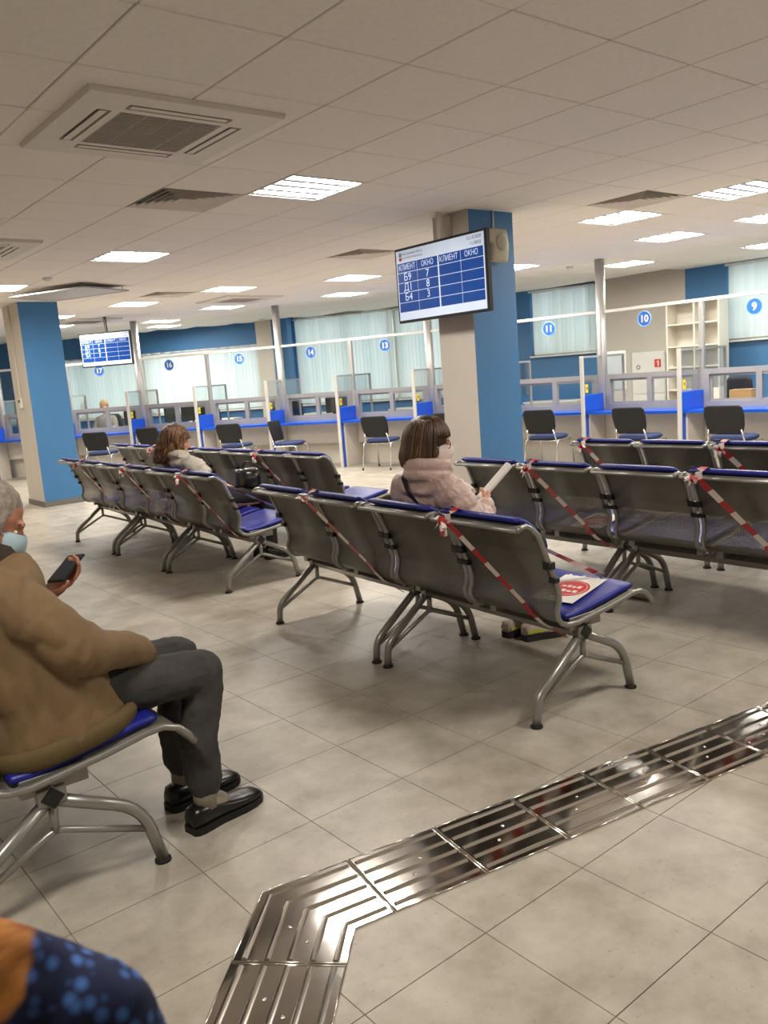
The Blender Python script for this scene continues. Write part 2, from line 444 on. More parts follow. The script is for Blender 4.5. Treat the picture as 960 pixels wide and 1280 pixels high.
stuff(rest.build('distant_ceiling_panels', CEILT, ceiling))
gridm = MB()
for i in range(-9, 21): gridm.box(GX + CT * i - .012, GX + CT * i + .012, YR, YL, CEIL + .02, CEIL + .05)
for j in range(-10, 33): gridm.box(XB, 13, GY + CT * j - .012, GY + CT * j + .012, CEIL + .021, CEIL + .049)
stuff(gridm.build('ceiling_grid_bars', CEILG, ceiling))

# curved outer wall: solid stretches and window openings (degrees about the facade centre)
WIN = [(-12.0, 5.1, 1.56, 2.70), (11.7, 15.45, 1.56, 2.70), (17.2, 23.9, 0.93, 2.70), (24.0, 30.7, 0.93, 2.70), (33.1, 41.5, 0.93, 2.26), (41.6, 50.0, 0.93, 2.26)]
def wall_piece(name, t0, t1, z0, z1, m):
    b = MB(); arc_wall(b, RW, RW + .25, t0, t1, z0, z1); return struct(b.build(name, m))
wall_piece('wall_far', -22, -12, 0, CEIL + .06, BLUE)
wall_piece('wall_far', -12, 5.1, 0, 1.56, BLUE); wall_piece('wall_far', -12, 5.1, 2.70, CEIL + .06, BLUE)
wall_piece('wall_far', 5.1, 7.08, 0, CEIL + .06, BLUE)
wall_piece('wall_far', 7.08, 11.3, 0, CEIL + .06, GREYP)
wall_piece('wall_far', 11.3, 11.7, 0, CEIL + .06, BLUE)
wall_piece('wall_far', 11.7, 15.45, 0, 1.56, BLUE); wall_piece('wall_far', 11.7, 15.45, 2.70, CEIL + .06, BLUE)
wall_piece('wall_far', 15.45, 17.2, 0, CEIL + .06, BLUE)
wall_piece('wall_far', 17.2, 30.7, 0, .93, BLUE); wall_piece('wall_far', 17.2, 30.7, 2.70, CEIL + .06, GREYP)
wall_piece('wall_far', 23.9, 24.0, .93, 2.70, GREYP)
wall_piece('wall_far', 30.7, 33.1, 0, CEIL + .06, BLUE)
wall_piece('wall_far', 33.1, 50, 0, .93, BLUE); wall_piece('wall_far', 33.1, 50, 2.26, CEIL + .06, BLUE)
wall_piece('wall_far', 41.5, 41.6, .93, 2.26, GREYP)
wall_piece('wall_far', 50, 64, 0, CEIL + .06, BLUE)
# pilasters between the windows
b = MB(); arc_wall(b, RW - .28, RW, 31.9, 33.0, 0, CEIL + .06); struct(b.build('wall_pilaster', GREYP))
b = MB(); arc_wall(b, RW - .28, RW, 30.85, 31.88, 0, CEIL + .06); struct(b.build('wall_pilaster', BLUE))
bl_pipe = thing('heating_pipe', 'white vertical heating pipe on the blue pilaster behind counter 14', 'pipe', (0, 0, 0))
p_ = polar(RW - .34, 31.3); bl_pipe.location = (p_.x, p_.y, 0)
MB().tube([(0, 0, .02), (0, 0, 2.7)], .022, 8).build('pipe', WHITE, bl_pipe)
MB().cbox(-.03, .03, -.03, .03, 1.25, 1.33).build('pipe_clip', WHITE, bl_pipe)

# windows, panes and vertical blinds
slat_me = {}
def slat_mesh(h):
    k = round(h, 3)
    if k not in slat_me:
        b = MB(); w = .0415; n = 4
        vs = []; fs = []
        for z in (0, h):
            for i in range(n + 1):
                t = -1 + 2 * i / n; vs.append((0.006 * (1 - t * t), w * t, z))
        for i in range(n): fs.append((i, i + 1, n + 2 + i, n + 1 + i))
        b.add(vs, fs, 0, True); slat_me[k] = b.mesh('slat', BLIND)
    return slat_me[k]
BL_LAB = ['vertical fabric blind over the high window beside counter 9', 'short vertical fabric blind over the high window behind counter 11', 'tall vertical fabric blind next to the near column',
          'tall vertical fabric blind next to the blue pilaster', 'vertical fabric blind under the dark blue band behind counters 15 and 16', 'vertical fabric blind under the dark blue band behind counter 17']
for wi, (t0, t1, z0, z1) in enumerate(WIN):
    b = MB(); nseg = max(2, int((t1 - t0) / 4.2 + .5))
    arc_wall(b, RW + .10, RW + .17, t0, t1, z0, z0 + .06); arc_wall(b, RW + .10, RW + .17, t0, t1, z1 - .06, z1)
    for k in range(nseg + 1):
        t = t0 + (t1 - t0) * k / nseg; t = min(max(t, t0 + .1), t1 - .1)
        arc_wall(b, RW + .10, RW + .17, t - .1, t + .1, z0 + .06, z1 - .06)
    fr = struct(b.build('window_%d' % (wi + 1), WHITE))
    for k in range(nseg):
        a0, a1 = t0 + (t1 - t0) * k / nseg + .1, t0 + (t1 - t0) * (k + 1) / nseg - .1
        g = MB(); arc_wall(g, RW + .13, RW + .136, a0, a1, z0 + .06, z1 - .06); g.build('pane', G_PANE, fr)
    s = MB(); arc_wall(s, RW - .10, RW + .12, t0, t1, z0 - .03, z0); s.build('window_sill', WHITE, fr)
    tc0 = max(t0, -4.0); mid = polar(RW - .06, (tc0 + t1) / 2)
    bl = thing('vertical_blind', BL_LAB[wi], 'blind', (mid.x, mid.y, z0), group='vertical blinds on the curved window wall')
    def loc(p, z): return (p.x - mid.x, p.y - mid.y, z)
    hr = MB(); pts = [polar(RW - .06, tc0 + (t1 - tc0) * k / 12) for k in range(13)]
    for a, c in zip(pts[:-1], pts[1:]):
        hr.tube([loc(a, z1 - z0 - .0), loc(c, z1 - z0 - .0)], .02, 4)
    hr.build('headrail', WHITE, bl)
    step = .079 / (RW - .06); n = int(math.radians(t1 - tc0) / step)
    me = slat_mesh(z1 - z0 - .05)
    for k in range(n):
        th = tc0 + math.degrees((k + .5) * step); p = polar(RW - .06, th)
        o = link('slat', me, bl, loc(p, .02)); o.rotation_euler = (0, 0, math.radians(th) + math.radians(14 + random.uniform(-5, 5)))
    ch = MB(); p = polar(RW - .11, tc0 + .25); ch.tube([loc(p, z1 - z0), loc(p, .1)], .006, 5); ch.build('pull_cord', WHITE, bl)

# columns
def column(name, x0, x1, y0, y1, lab):
    c = thing(name, lab, 'column', ((x0 + x1) / 2, (y0 + y1) / 2, 0))
    c['kind'] = 'structure'
    hx, hy = (x1 - x0) / 2, (y1 - y0) / 2
    b = MB(); b.box(-hx, hx, -hy, hy, 0, CEIL + .04); fm = []
    b.m = [0, 0, 1, 1, 0, 0]
    b.build('shaft', [GREYP, BLUE], c)
    s = MB(); s.box(-hx - .012, hx + .012, -hy - .012, hy + .012, 0, .075); s.build('skirting', SKIRT, c)
    return c
colC = column('column_near', 5.18, 5.72, 5.07, 5.50, 'square grey and blue column behind the ceiling-hung screen')
colL = column('column_far', 3.50, 4.02, 11.72, 12.42, 'square grey and blue column with a small wall thermostat')
MB().cbox(-.285, -.26, .03, .075, 1.488, 2.72).build('cable_duct', GREYP, colL)
MB().cbox(-.295, -.27, -.02, .03, 2.2, 2.72).build('cable_duct', GREYP, colC)
MB().tube([(.02, -.222, 2.488), (.02, -.222, 2.73)], .008, 6).build('cable_duct', WHITE, colC)
th = thing('thermostat', 'small white thermostat box on the grey side of the column', 'thermostat', (3.50, 12.12, 1.42))
MB().cbox(-.035, 0, -.05, .05, -.07, .07, .008).build('housing', WHITE, th)
MB().box(-.038, -.034, -.03, .03, .01, .05).build('display', BLACK, th)

# ------------------------------------------------------------------ ceiling fittings
def make_light(name='ceiling_light'):
    t = thing(name, 'recessed square ceiling light with four louvred tubes', 'ceiling light', group='recessed louvred ceiling lights')
    f = MB(); s = .298
    for a in (f.box(-s, s, -s, -s + .018, -.003, .012), f.box(-s, s, s - .018, s, -.003, .012), f.box(-s, -s + .018, -s, s, -.003, .012), f.box(s - .018, s, -s, s, -.003, .012)): pass
    f.build('frame', WHITE, t)
    h = MB(); h.box(-s, s, -s, s, .05, .056); h.build('reflector', LOUV, t)
    for k in range(4):
        y = -.205 + .137 * k
        q = MB(); q.box(-.275, .275, y - .040, y + .040, .014, .040); q.m = [1, 0, 0, 0, 0, 0]; q.build('tube', [LOUV, TUBE_E], t)
    for k in range(5): MB().box(-.28, .28, max(-.274 + .137 * k - .027, -.28), min(-.274 + .137 * k + .027, .28), .006, .045).build('louvre_blade', LOUV, t)
    return t
L0 = make_light(); L0.location = (*cell(*LIGHTS[0]), CEIL); L0['label'] = 'brightly lit square ceiling light beside the four-way air diffuser'
del L0['group']
OFF_NAMES = ['behind', 'right_near', 'right_middle', 'right_far', 'left_near', 'left_middle', 'left_far']
for ci, c in enumerate(LIGHTS[1:] + LIGHTS_OUT):
    o = copy_tree(L0); o.location = (*cell(*c), CEIL); o['label'] = 'recessed square ceiling light with four louvred tubes further along the hall'; o['group'] = 'recessed louvred ceiling lights'
    if c in LIGHTS_OUT:
        side = OFF_NAMES[LIGHTS_OUT.index(c)]; o.name = 'ceiling_light_%s_offscreen' % side
        o['label'] = 'recessed square ceiling light beyond the %s edge of the view' % side.split('_')[0] if side != 'behind' else 'recessed square ceiling light above the photographer'
        for ch, w_ in zip([x for x in o.children if x.name.startswith('tube')], ('first', 'second', 'third', 'fourth')): ch.name = 'tube_%s_%s_offscreen' % (w_, side)

def make_diffuser():
    t = thing('air_diffuser', 'square four-way air diffuser with sloping vanes in the ceiling', 'air vent', group='square air diffusers in the ceiling')
    MB().box(-.296, .296, -.296, .296, .034, .04).build('duct', DARK, t)
    for k in range(6):
        r = .296 - .046 * k; q = r - .036; z0, z1 = -.004, .016
        vs = []; fs = []
        for (a, z) in ((r, z0), (q, z1), (q, z1 + .004), (r, z0 + .004)):
            vs += [(-a, -a, z), (a, -a, z), (a, a, z), (-a, a, z)]
        for i in range(4):
            for e in range(4): fs.append((i * 4 + e, i * 4 + (e + 1) % 4, ((i + 1) % 4) * 4 + (e + 1) % 4, ((i + 1) % 4) * 4 + e))
        MB().add(vs, fs).build('vane' if k else 'frame', ACW, t)
    return t
D0 = make_diffuser(); D0.location = (*cell(*DIFFS[0]), CEIL)
D0['label'] = 'square four-way air diffuser next to the brightly lit ceiling light'; del D0['group']
for c in DIFFS[1:]:
    o = copy_tree(D0); o.location = (*cell(*c), CEIL); o['label'] = 'square four-way air diffuser further along the ceiling'; o['group'] = 'square air diffusers in the ceiling'

def make_ac():
    t = thing('ceiling_air_conditioner', 'large ceiling cassette air conditioner with a ribbed square grille', 'air conditioner')
    xs = [-.48, -.37, -.30, -.26, .26, .30, .37, .48]
    holes = {(1, 3), (5, 3), (3, 1), (3, 5), (3, 3)}
    p = MB()
    for i in range(7):
        for j in range(7):
            if (i, j) in holes: continue
            p.box(xs[i], xs[i + 1], xs[j], xs[j + 1], -.045, -.012)
    for s in (-1, 1):     # sloping rim
        p.add([(-.48, s * .48, -.045), (.48, s * .48, -.045), (.49, s * .49, -.002), (-.49, s * .49, -.002)], [(0, 1, 2, 3)])
        p.add([(s * .48, -.48, -.045), (s * .48, .48, -.045), (s * .49, .49, -.002), (s * .49, -.49, -.002)], [(0, 1, 2, 3)])
    p.build('panel', ACW, t)
    MB().box(-.47, .47, -.47, .47, -.010, -.002).build('tray', DARK, t)
    g = MB()
    for k in range(22):
        y = -.255 + .0243 * k; g.box(-.26, .26, y - .005, y + .005, -.045, -.035)
    for k in range(5): g.box(-.255 + .1275 * k - .004, -.255 + .1275 * k + .004, -.26, .26, -.043, -.033)
    stuff(g.build('grille', mat('grille_plastic', (172, 162, 148), .6), t))
    for (cx, cy, v) in ((-.335, 0, 1), (.335, 0, 1), (0, -.335, 0), (0, .335, 0)):
        b = MB()
        if v: b.cbox(-.018, .018, -.245, .245, -.048, -.040, .003, M=Matrix.Translation((cx, cy, 0)))
        else: b.cbox(-.245, .245, -.018, .018, -.048, -.040, .003, M=Matrix.Translation((cx, cy, 0)))
        b.build('louver_blade', ACW, t)
    return t
A0 = make_ac(); A0.location = (1.98, 4.10, CEIL)
A0.scale = (1, 1, .5)
A0['label'] = 'large ceiling cassette air conditioner near the lit ceiling light'
o = copy_tree(A0); o.location = (1.95, 7.72, CEIL); o['label'] = 'ceiling cassette air conditioner partly cut off beside the second lit light'
o = copy_tree(A0); o.location = (6.70, 11.5, CEIL); o['label'] = 'ceiling cassette air conditioner far away over the left waiting rows'
o = copy_tree(A0); o.location = (5.48, 14.72, CEIL); o['label'] = 'ceiling cassette air conditioner above the far ceiling-hung screen'

pl = thing('air_deflector', 'tinted acrylic air deflector sheet hung under the ceiling by the far column', 'deflector', (3.72, 10.38, CEIL - .06), math.radians(27))
b = MB(); b.cbox(-.37, .37, -.58, .58, 0, .008, .002); b.build('sheet', G_ACRYL, pl)
b = MB()
for (a, c, d, e) in ((-.38, -.365, -.59, .59), (.365, .38, -.59, .59), (-.38, .38, -.59, -.575), (-.38, .38, .575, .59)): b.box(a, c, d, e, -.004, .012)
b.build('edge_frame', ALUD, pl)
for sx in (-1, 1):
    for sy in (-1, 1): MB().tube([(sx * .33, sy * .53, .006), (sx * .33, sy * .53, .062)], .005, 6).build('hanger', ALUD, pl)

def detector(x, y):
    t = thing('smoke_detector', 'small round smoke detector on the ceiling', 'detector', (x, y, CEIL), group='smoke detectors')
    MB().lathe([(.05, 0), (.05, -.012), (.035, -.03), (.012, -.036)], 14).build('base', WHITE, t)
for c in ((14.1, 8.1), (13.2, 20.5), (3.0, 11.0)): detector(GX + CT * c[0], GY + CT * c[1])

# ------------------------------------------------------------------ queue screens
def make_screen(lab, loc, rz, W, H, pole):
    t = thing('queue_screen', lab, 'screen', loc, rz)      # faces local -X
    MB().cbox(0, .05, -W / 2, W / 2, -H / 2, H / 2, .006).build('housing', BLACK, t)
    bz = .022; w, h = W - 2 * bz, H - 2 * bz
    def U(u): return w / 2 - u * w
    def V(v): return h / 2 - v * h
    face = MB(); face.box(-.002, .0, -w / 2, w / 2, -h / 2, h / 2); pic = face.build('picture', SCR_W, t)
    rows = [.175, .315, .46, .60, .745, .885]
    cols = [.012, .25, .495, .505, .75, .988]
    for ci, (a, c) in enumerate(((.012, .248), (.252, .492), (.508, .748), (.752, .988))):
        for r in range(5):
            q = MB(); q.box(-.003, -.002, U(c), U(a), V(rows[r + 1] - .004), V(rows[r] + .004)); q.build('table_cell', SCR_B, pic)
    f = h * .115
    for i, s in enumerate(('КЛИЕНТ', 'ОКНО', 'КЛИЕНТ', 'ОКНО')): letter(s, f * .95, pic, (-.004, U(.13 + .245 * i), V(.245)), SCR_L, sx=.82)
    for r, (a, c) in enumerate((('Б9', '7'), ('Д1', '8'), ('Б4', '3'))):
        letter(a, f * 1.3, pic, (-.004, U(.13), V(.387 + .143 * r)), SCR_L); letter(c, f * 1.3, pic, (-.004, U(.37), V(.387 + .143 * r)), SCR_L)
    letter('12.10.2020', f * .55, pic, (-.004, U(.90), V(.05)), SCR_D); letter('11:58:03', f * .55, pic, (-.004, U(.915), V(.125)), SCR_D)
    letter('ПЕНСИОННЫЙ ФОНД', f * .36, pic, (-.004, U(.20), V(.06)), SCR_D); letter('РОССИЙСКОЙ ФЕДЕРАЦИИ', f * .28, pic, (-.004, U(.20), V(.115)), SCR_D)
    e = MB(); e.add([(-.004, U(.03), V(.12)), (-.004, U(.055), V(.155)), (-.004, U(.08), V(.12)), (-.004, U(.055), V(.095))], [(0, 1, 2, 3)])
    e.build('emblem', SCR_R, pic); e2 = MB(); e2.add([(-.004, U(.035), V(.09)), (-.004, U(.075), V(.09)), (-.004, U(.068), V(.03)), (-.004, U(.042), V(.03))], [(0, 1, 2, 3)]); e2.build('emblem', ALUD, pic)
    b = MB(); b.cbox(.05, .10, -.2, .2, -.15, .15, .006); b.build('mount_plate', BLACK, t)
    b = MB(); zt = CEIL - loc[2] - .0; b.box(.07, .10, -.02 + pole, .02 + pole, .1, zt); b.build('ceiling_pole', BLACK if pole == 0 else GREYP, t)
    return t
make_screen('large queue screen hung from the ceiling in front of the near column', (4.95, 5.215, 2.19), 0, 1.10, .632, .05)
make_screen('smaller queue screen hung from the ceiling in front of counter 17', (5.48, 13.93, 2.20), math.radians(38), .95, .56, 0)
sp = thing('wall_speaker', 'beige curved loudspeaker on the blue face of the near column', 'speaker', (5.44, 5.07, 2.44))
rings = []
for z, d in ((-.135, .06), (-.12, .085), (0, .105), (.12, .085), (.135, .06)):
    rings.append(((0, -d / 2 - .02, z), (.105, 0, 0), (0, d / 2, 0)))
MB().loft(rings, 20, power=.5).build('cabinet', SPK, sp)
g = MB(); g.lathe([(.07, 0), (.07, .004), (.05, .009), (.002, .011)], 18, M=Matrix.Translation((0, -.118, .02)) @ Matrix.Rotation(PI / 2, 4, 'X')); g.build('grille', mat('speaker_grille', (172, 165, 146), .7, bump=.4, bscale=500), sp)
MB().box(.03, .06, -.105, -.095, -.115, -.105).build('badge', BLACK, sp)
MB().box(-.03, .03, -.03, 0, -.05, .05).build('bracket', BLACK, sp)

# ------------------------------------------------------------------ service counters
def node(n):
    p = polar(16.31 if n % 2 else 16.25, 1.38 + 5.058 * n); return p
NB = list(range(-1, 10))
CD = {9: 'before the open shelf unit', 10: 'before the fire hose cabinet', 11: 'before the short window blind', 12: 'half hidden by the near column', 13: 'before the tall blinds',
      14: 'to the right of the grey pilaster', 15: 'to the left of the grey pilaster', 16: 'beyond the curly-haired person', 17: 'with the clerk, under the small hung screen', 18: 'mostly hidden by the far column', 19: 'past the far column', 20: 'beyond'}
for n in NB:
    a, c = node(n), node(n + 1); mid = (a + c) / 2; tg = (c - a); W = tg.length; rz = math.atan2(tg.y, tg.x) - PI / 2
    # the counter numbered k spans nodes k-10 .. k-9
    k = n + 10
    t = thing('service_counter', 'blue-topped service counter with sliding window, numbered %d, %s' % (k, CD[k]), 'counter', (mid.x, mid.y, 0), rz, 'numbered service counters')
    h = W / 2
    odd = {1: (n + 1) % 2, -1: n % 2}; dl = math.tan(math.radians(5.065))       # a pole stands where the row bends
    def yb(x, sd, ins): return sd * (h - ins + (x * dl if odd[sd] else 0))
    def edge(sd, x0, xm, x1, ins):
        return [(x0, yb(x0, sd, ins))] + ([(xm, yb(xm, sd, ins)), (xm, sd * (h - .057)), (x1, sd * (h - .057))] if odd[sd] else [(x1, yb(x1, sd, ins))])
    MB().prism(edge(-1, -.50, -.064, .06, .0225) + edge(1, -.50, -.064, .06, .0225)[::-1], .715, .748).build('worktop', DESKB, t)
    MB().prism([(.07, yb(.07, -1, .016)), (.72, yb(.72, -1, .016)), (.72, yb(.72, 1, .016)), (.07, yb(.07, 1, .016))], .70, .73).build('staff_desk', WHITE, t)
    MB().box(-.06, -.03, -h + .06, h - .06, .36, .715).build('modesty_panel', BEIGE, t)
    MB().box(.08, .11, -h + .06, h - .06, .0, .40).build('lower_panel', BEIGE, t)
    for s in (-1, 1):
        xe = -.064 if odd[s] else .08
        pp = [(-.44, yb(-.44, s, .049)), (xe, yb(xe, s, .049)), (xe, yb(xe, s, .023)), (-.44, yb(-.44, s, .023))]
        MB().prism(pp if s > 0 else pp[::-1], 0, .715).build('side_panel', BEIGE, t)
    e0, e1 = (.057 if n % 2 else 0), (0 if n % 2 else .057)
    MB().cbox(-.022, .022, -h + e0, h - e1, 2.025, 2.065, .004).build('top_rail', ALUL, t)
    MB().box(-.004, .004, -h + max(e0, .03), h - max(e1, .03), 1.21, 2.025).build('glass_screen', G_GLASS, t)
    wf = MB(); y0, y1 = -h + max(e0, .03), h - max(e1, .03)
    wf.box(-.03, .03, y0, y1, 1.15, 1.215); wf.box(-.03, .03, y0, y1, .748, .82)
    wf.box(-.03, .03, y0, y0 + .07, .82, 1.15); wf.box(-.03, .03, y1 - .07, y1, .82, 1.15); wf.box(-.03, .03, -.035, .035, .82, 1.15)
    w = wf.build('window_frame', ALUD, t)
    for (a0, a1, x) in ((y0 + .07, .0, -.012), (.0, y1 - .07, .012)):
        sf = MB(); sf.box(x - .01, x + .01, a0, a1, 1.122, 1.15); sf.box(x - .01, x + .01, a0, a1, .82, .848); sf.box(x - .01, x + .01, a0, a0 + .03, .848, 1.122); sf.box(x - .01, x + .01, a1 - .03, a1, .848, 1.122)
        s_ = sf.build('sash', ALUD, t); MB().box(x - .003, x + .003, a0 + .03, a1 - .03, .848, 1.122).build('pane', G_GLASS, s_)
    d = MB(); d.lathe([(.10, 0), (.10, .005)], 28, M=Matrix.Translation((-.006, .06, 1.895)) @ Matrix.Rotation(-PI / 2, 4, 'Y'), smooth=False); sg = d.build('number_sign', SIGNB, t)
    rg = MB(); rg.tube([(-.0115, .06 + .095 * math.cos(2 * PI * q / 28), 1.895 + .095 * math.sin(2 * PI * q / 28)) for q in range(28)], .006, 4, closed=True); rg.build('sign_ring', SIGNL, sg)
    letter(str(k), .125, sg, (-.0125, .06, 1.893), WHITE, bold=.03)
for n in range(-1, 11):
    p = node(n); a, c = node(n - 1), node(n + 1); tg = c - a; rz = math.atan2(tg.y, tg.x) - PI / 2
    t = thing('counter_partition', 'blue and glass partition at the left end of counter %d, %s' % (n + 9, CD.get(n + 9, 'off to the side')), 'partition', (p.x, p.y, 0), rz, 'partitions between the counters')
    e = .062 if n % 2 else .03
    MB().box(-.52, -e, -.022, .022, 0, .748).build('lower_panel', DESKB, t)
    MB().cbox(-.55, -.52, -.025, .025, 0, 1.48, .003).build('front_edge', ALUL, t)
    MB().cbox(-.52, -e - .01, -.034, .034, .748, .97, .004).build('upper_panel', DESKB, t)
    MB().box(-.52, -e, -.014, .014, 1.455, 1.48).build('screen_top_bar', ALU, t)
    MB().box(-.52, -e, -.003, .003, .97, 1.455).build('screen_glass', G_GLASS, t)
    pf = MB(); pf.box(e, .58, -.014, .014, 1.455, 1.48); pf.box(.555, .58, -.014, .014, .74, 1.455); pf.build('staff_screen_frame', ALUD, t)
    MB().box(e, .555, -.003, .003, .97, 1.455).build('staff_screen_glass', G_GLASS, t)
    MB().box(e, .58, -.014, .014, 0, .74).build('staff_panel', BEIGE, t)
    if n % 2 == 0: MB().cbox(-.028, .028, -.03, .03, .748, 2.027, .004).build('glazing_post', ALU, t)
    np_ = MB().cbox(-.47, -.40, -.007, -.0035, 1.0, 1.11, .001).build('number_plate', YELLOW, t)
    YM = Matrix(((1, 0, 0, 0), (0, 0, -1, 0), (0, 1, 0, 0), (0, 0, 0, 1)))
    letter(str(n + 9), .055, np_, (-.435, -.0076, 1.055), BLACK, M=YM, bold=.03)
    if n % 2:
        q = thing('support_pole', 'aluminium pole to the ceiling left of counter %d, %s' % (n + 9, CD.get(n + 9, 'off to the side')), 'pole', (p.x, p.y, 0), rz, 'poles along the counter screens')
        MB().loft([((0, 0, .0), (.06, 0, 0), (0, .055, 0)), ((0, 0, CEIL + .02), (.06, 0, 0), (0, .055, 0))], 20, power=.6).build('shaft', ALU, q)
        MB().cbox(-.0615, .0615, -.057, .057, 0, .01, .002).build('base_plate', ALU, q)

def counter_frame(k):          # counter number -> matrix of its local frame
    a, c = node(k - 10), node(k - 9); mid = (a + c) / 2; tg = c - a
    return Matrix.Translation((mid.x, mid.y, 0)) @ Matrix.Rotation(math.atan2(tg.y, tg.x) - PI / 2, 4, 'Z')
def crz(k): return counter_frame(k).to_euler().z

# staff side: monitors, office chairs, box, fire cabinet, shelf
def make_monitor():
    t = thing('monitor', 'black desktop monitor on a staff desk', 'monitor')
    MB().cbox(-.02, .02, -.25, .25, .12, .42, .006).build('panel', BLACK, t)
    MB().tube([(.03, 0, .01), (.03, 0, .25)], .02, 8).build('stand', BLACK, t)
    MB().cbox(-.08, .12, -.1, .1, 0, .012).build('foot', BLACK, t)
    return t
M0 = make_monitor(); first = True
for k, y, a in ((17, -.35, 50), (16, -.05, 60), (16, .45, 100), (15, -.5, 40), (14, -.1, 70), (12, .2, 60), (18, .2, 60)):
    o = M0 if first else copy_tree(M0); first = False
    v = counter_frame(k) @ Vector((.45, y, .7305)); o.location = v; o.rotation_euler = (0, 0, crz(k) + math.radians(a))
    o['label'] = 'black monitor behind counter %d, %s' % (k, CD[k]); o['group'] = 'monitors on the staff desks'
def make_office_chair():
    t = thing('office_chair', 'dark swivel office chair', 'chair')
    MB().loft([((.22, 0, z), (.035, 0, 0), (0, w, 0)) for z, w in ((.55, .18), (.6, .22), (.8, .23), (1.0, .21), (1.06, .16))], 16, power=.6).build('backrest', CHBACK, t)
    MB().loft([((0, 0, z), (a, 0, 0), (0, a, 0)) for z, a in ((.36, .2), (.38, .24), (.44, .24), (.46, .2))], 16, power=.6).build('seat', CHBACK, t)
    MB().tube([(0, 0, .08), (0, 0, .37)], .025, 8).build('column', BLACK, t)
    MB().tube([(.1, 0, .385), (.25, 0, .385), (.262, 0, .6)], .015, 6).build('back_arm', BLACK, t)
    for q in range(5):
        a = q * 2 * PI / 5; l = MB(); l.tube([(0, 0, .09), (.27 * math.cos(a), .27 * math.sin(a), .06)], [.02, .014], 6); leg = l.build('leg', BLACK, t)
        w = MB(); w.lathe([(.025, -.015), (.025, .015)], 10, M=Matrix.Translation((.27 * math.cos(a), .27 * math.sin(a), .025)) @ Matrix.Rotation(PI / 2, 4, 'X')); w.build('castor', RUBBER, leg)
    return t
O0 = make_office_chair(); first = True
for k, y, a in ((14, .25, 20), (10, -.45, -15), (16, .1, 10), (15, -.2, -30), (17, .52, 0)):
    o = O0 if first else copy_tree(O0); first = False
    v = counter_frame(k) @ Vector((.93 if k == 17 else 1.15, y, 0)); o.location = v; o.rotation_euler = (0, 0, crz(k) + math.radians(a))
    o['label'] = 'dark swivel office chair behind counter %d' % k; o['group'] = 'staff office chairs'
cb = counter_frame(9) @ Vector((.42, .42, .7305))
bx = thing('cardboard_box', 'small brown cardboard box on the desk behind counter 9', 'box', cb, crz(9) + .2)
MB().cbox(-.11, .11, -.13, .13, 0, .2, .003).build('carton', CARD, bx); MB().box(-.11, .11, -.025, .025, .2, .201).build('packing_tape', mat('tan_tape', (170, 128, 78), .4), bx)
# back desks along the wall (white tops glimpsed through the windows)
for th_, lab in ((22.0, 'low white cabinet along the wall behind counter 13'), (28.0, 'low white cabinet along the wall behind counter 14'), (36.0, 'low white cabinet along the wall behind counter 15'), (13.4, 'low white cabinet along the wall behind counter 11')):
    p = polar(RW - .55, th_); t = thing('low_cabinet', lab, 'cabinet', (p.x, p.y, 0), math.radians(th_), 'low cabinets along the window wall')
    MB().cbox(-.22, .22, -.5, .5, 0, .74).build('body', WHITE, t); MB().cbox(-.24, .23, -.52, .52, .74, .765).build('top', WHITE, t)
    for s in (-1, 1):
        d = MB().cbox(-.235, -.221, s * .25 - .235, s * .25 + .235, .05, .72, .002).build('door', BEIGE, t); MB().box(-.25, -.236, s * .06 - .006, s * .06 + .006, .5, .62).build('handle', ALU, d)
p = polar(RW - .003, 8.73); fc = thing('fire_hose_cabinet', 'white metal fire hose cabinet with red labels on the grey wall', 'cabinet', (p.x, p.y, 0), math.radians(8.73))
MB().cbox(-.2, 0, -.29, .29, .12, 1.48, .004).build('body', WHITE, fc)
for z0, z1 in ((.80, 1.46), (.14, .78)):
    d = MB().cbox(-.212, -.2, -.275, .275, z0, z1, .003).build('door', WHITE, fc)
    MB().tube([(-.218, .17 + .03 * math.cos(q * PI / 6), z1 - .22 + .03 * math.sin(q * PI / 6)) for q in range(12)], .007, 5, closed=True).build('ring_handle', ALUD, d)
    q = MB(); q.box(-.2145, -.2125, -.22, -.11, z1 - .24, z1 - .11); lb = q.build('label', RED, d)
    q = MB(); q.box(-.2155, -.2146, -.185, -.165, z1 - .22, z1 - .13); q.box(-.2155, -.2146, -.165, -.14, z1 - .16, z1 - .15); q.build('pictogram', WHITE, lb)
p = polar(RW - .45, 5.9); sh = thing('shelf_unit', 'open grey shelf unit with three shelves behind counter 9', 'shelf', (p.x, p.y, 0), math.radians(5.9))
for y in (.42, -.02, -.40): MB().box(-.17, .17, y - .012, y + .012, 0, 2.2).build('upright', BEIGE, sh)
for z in (.05, .45, .85, 1.2, 1.52, 1.86, 2.19): MB().box(-.17, .17, -.40, .42, z - .011, z + .011).build('shelf', BEIGE, sh)
MB().box(.165, .178, -.41, .43, 0, 2.2).build('back_board', BEIGE, sh)
d = MB().box(-.185, -.172, -.41, -.03, .06, .84).build('door', BEIGE, sh); MB().box(-.2, -.186, -.1, -.09, .5, .6).build('handle', ALU, d)
# notice board through the window of counter 10
p = polar(17.6, 7.9)
wb = thing('notice_board', 'white notice board standing behind counter 10', 'board', (p.x, p.y, 0), math.radians(9))
MB().cbox(-.012, .012, -.1, .36, .95, 1.52).build('panel', WHITE, wb)
MB().tube([(0, -.06, 0), (0, -.06, .96)], .012, 6).build('leg', ALU, wb); MB().tube([(0, .32, 0), (0, .32, .96)], .012, 6).build('leg', ALU, wb)

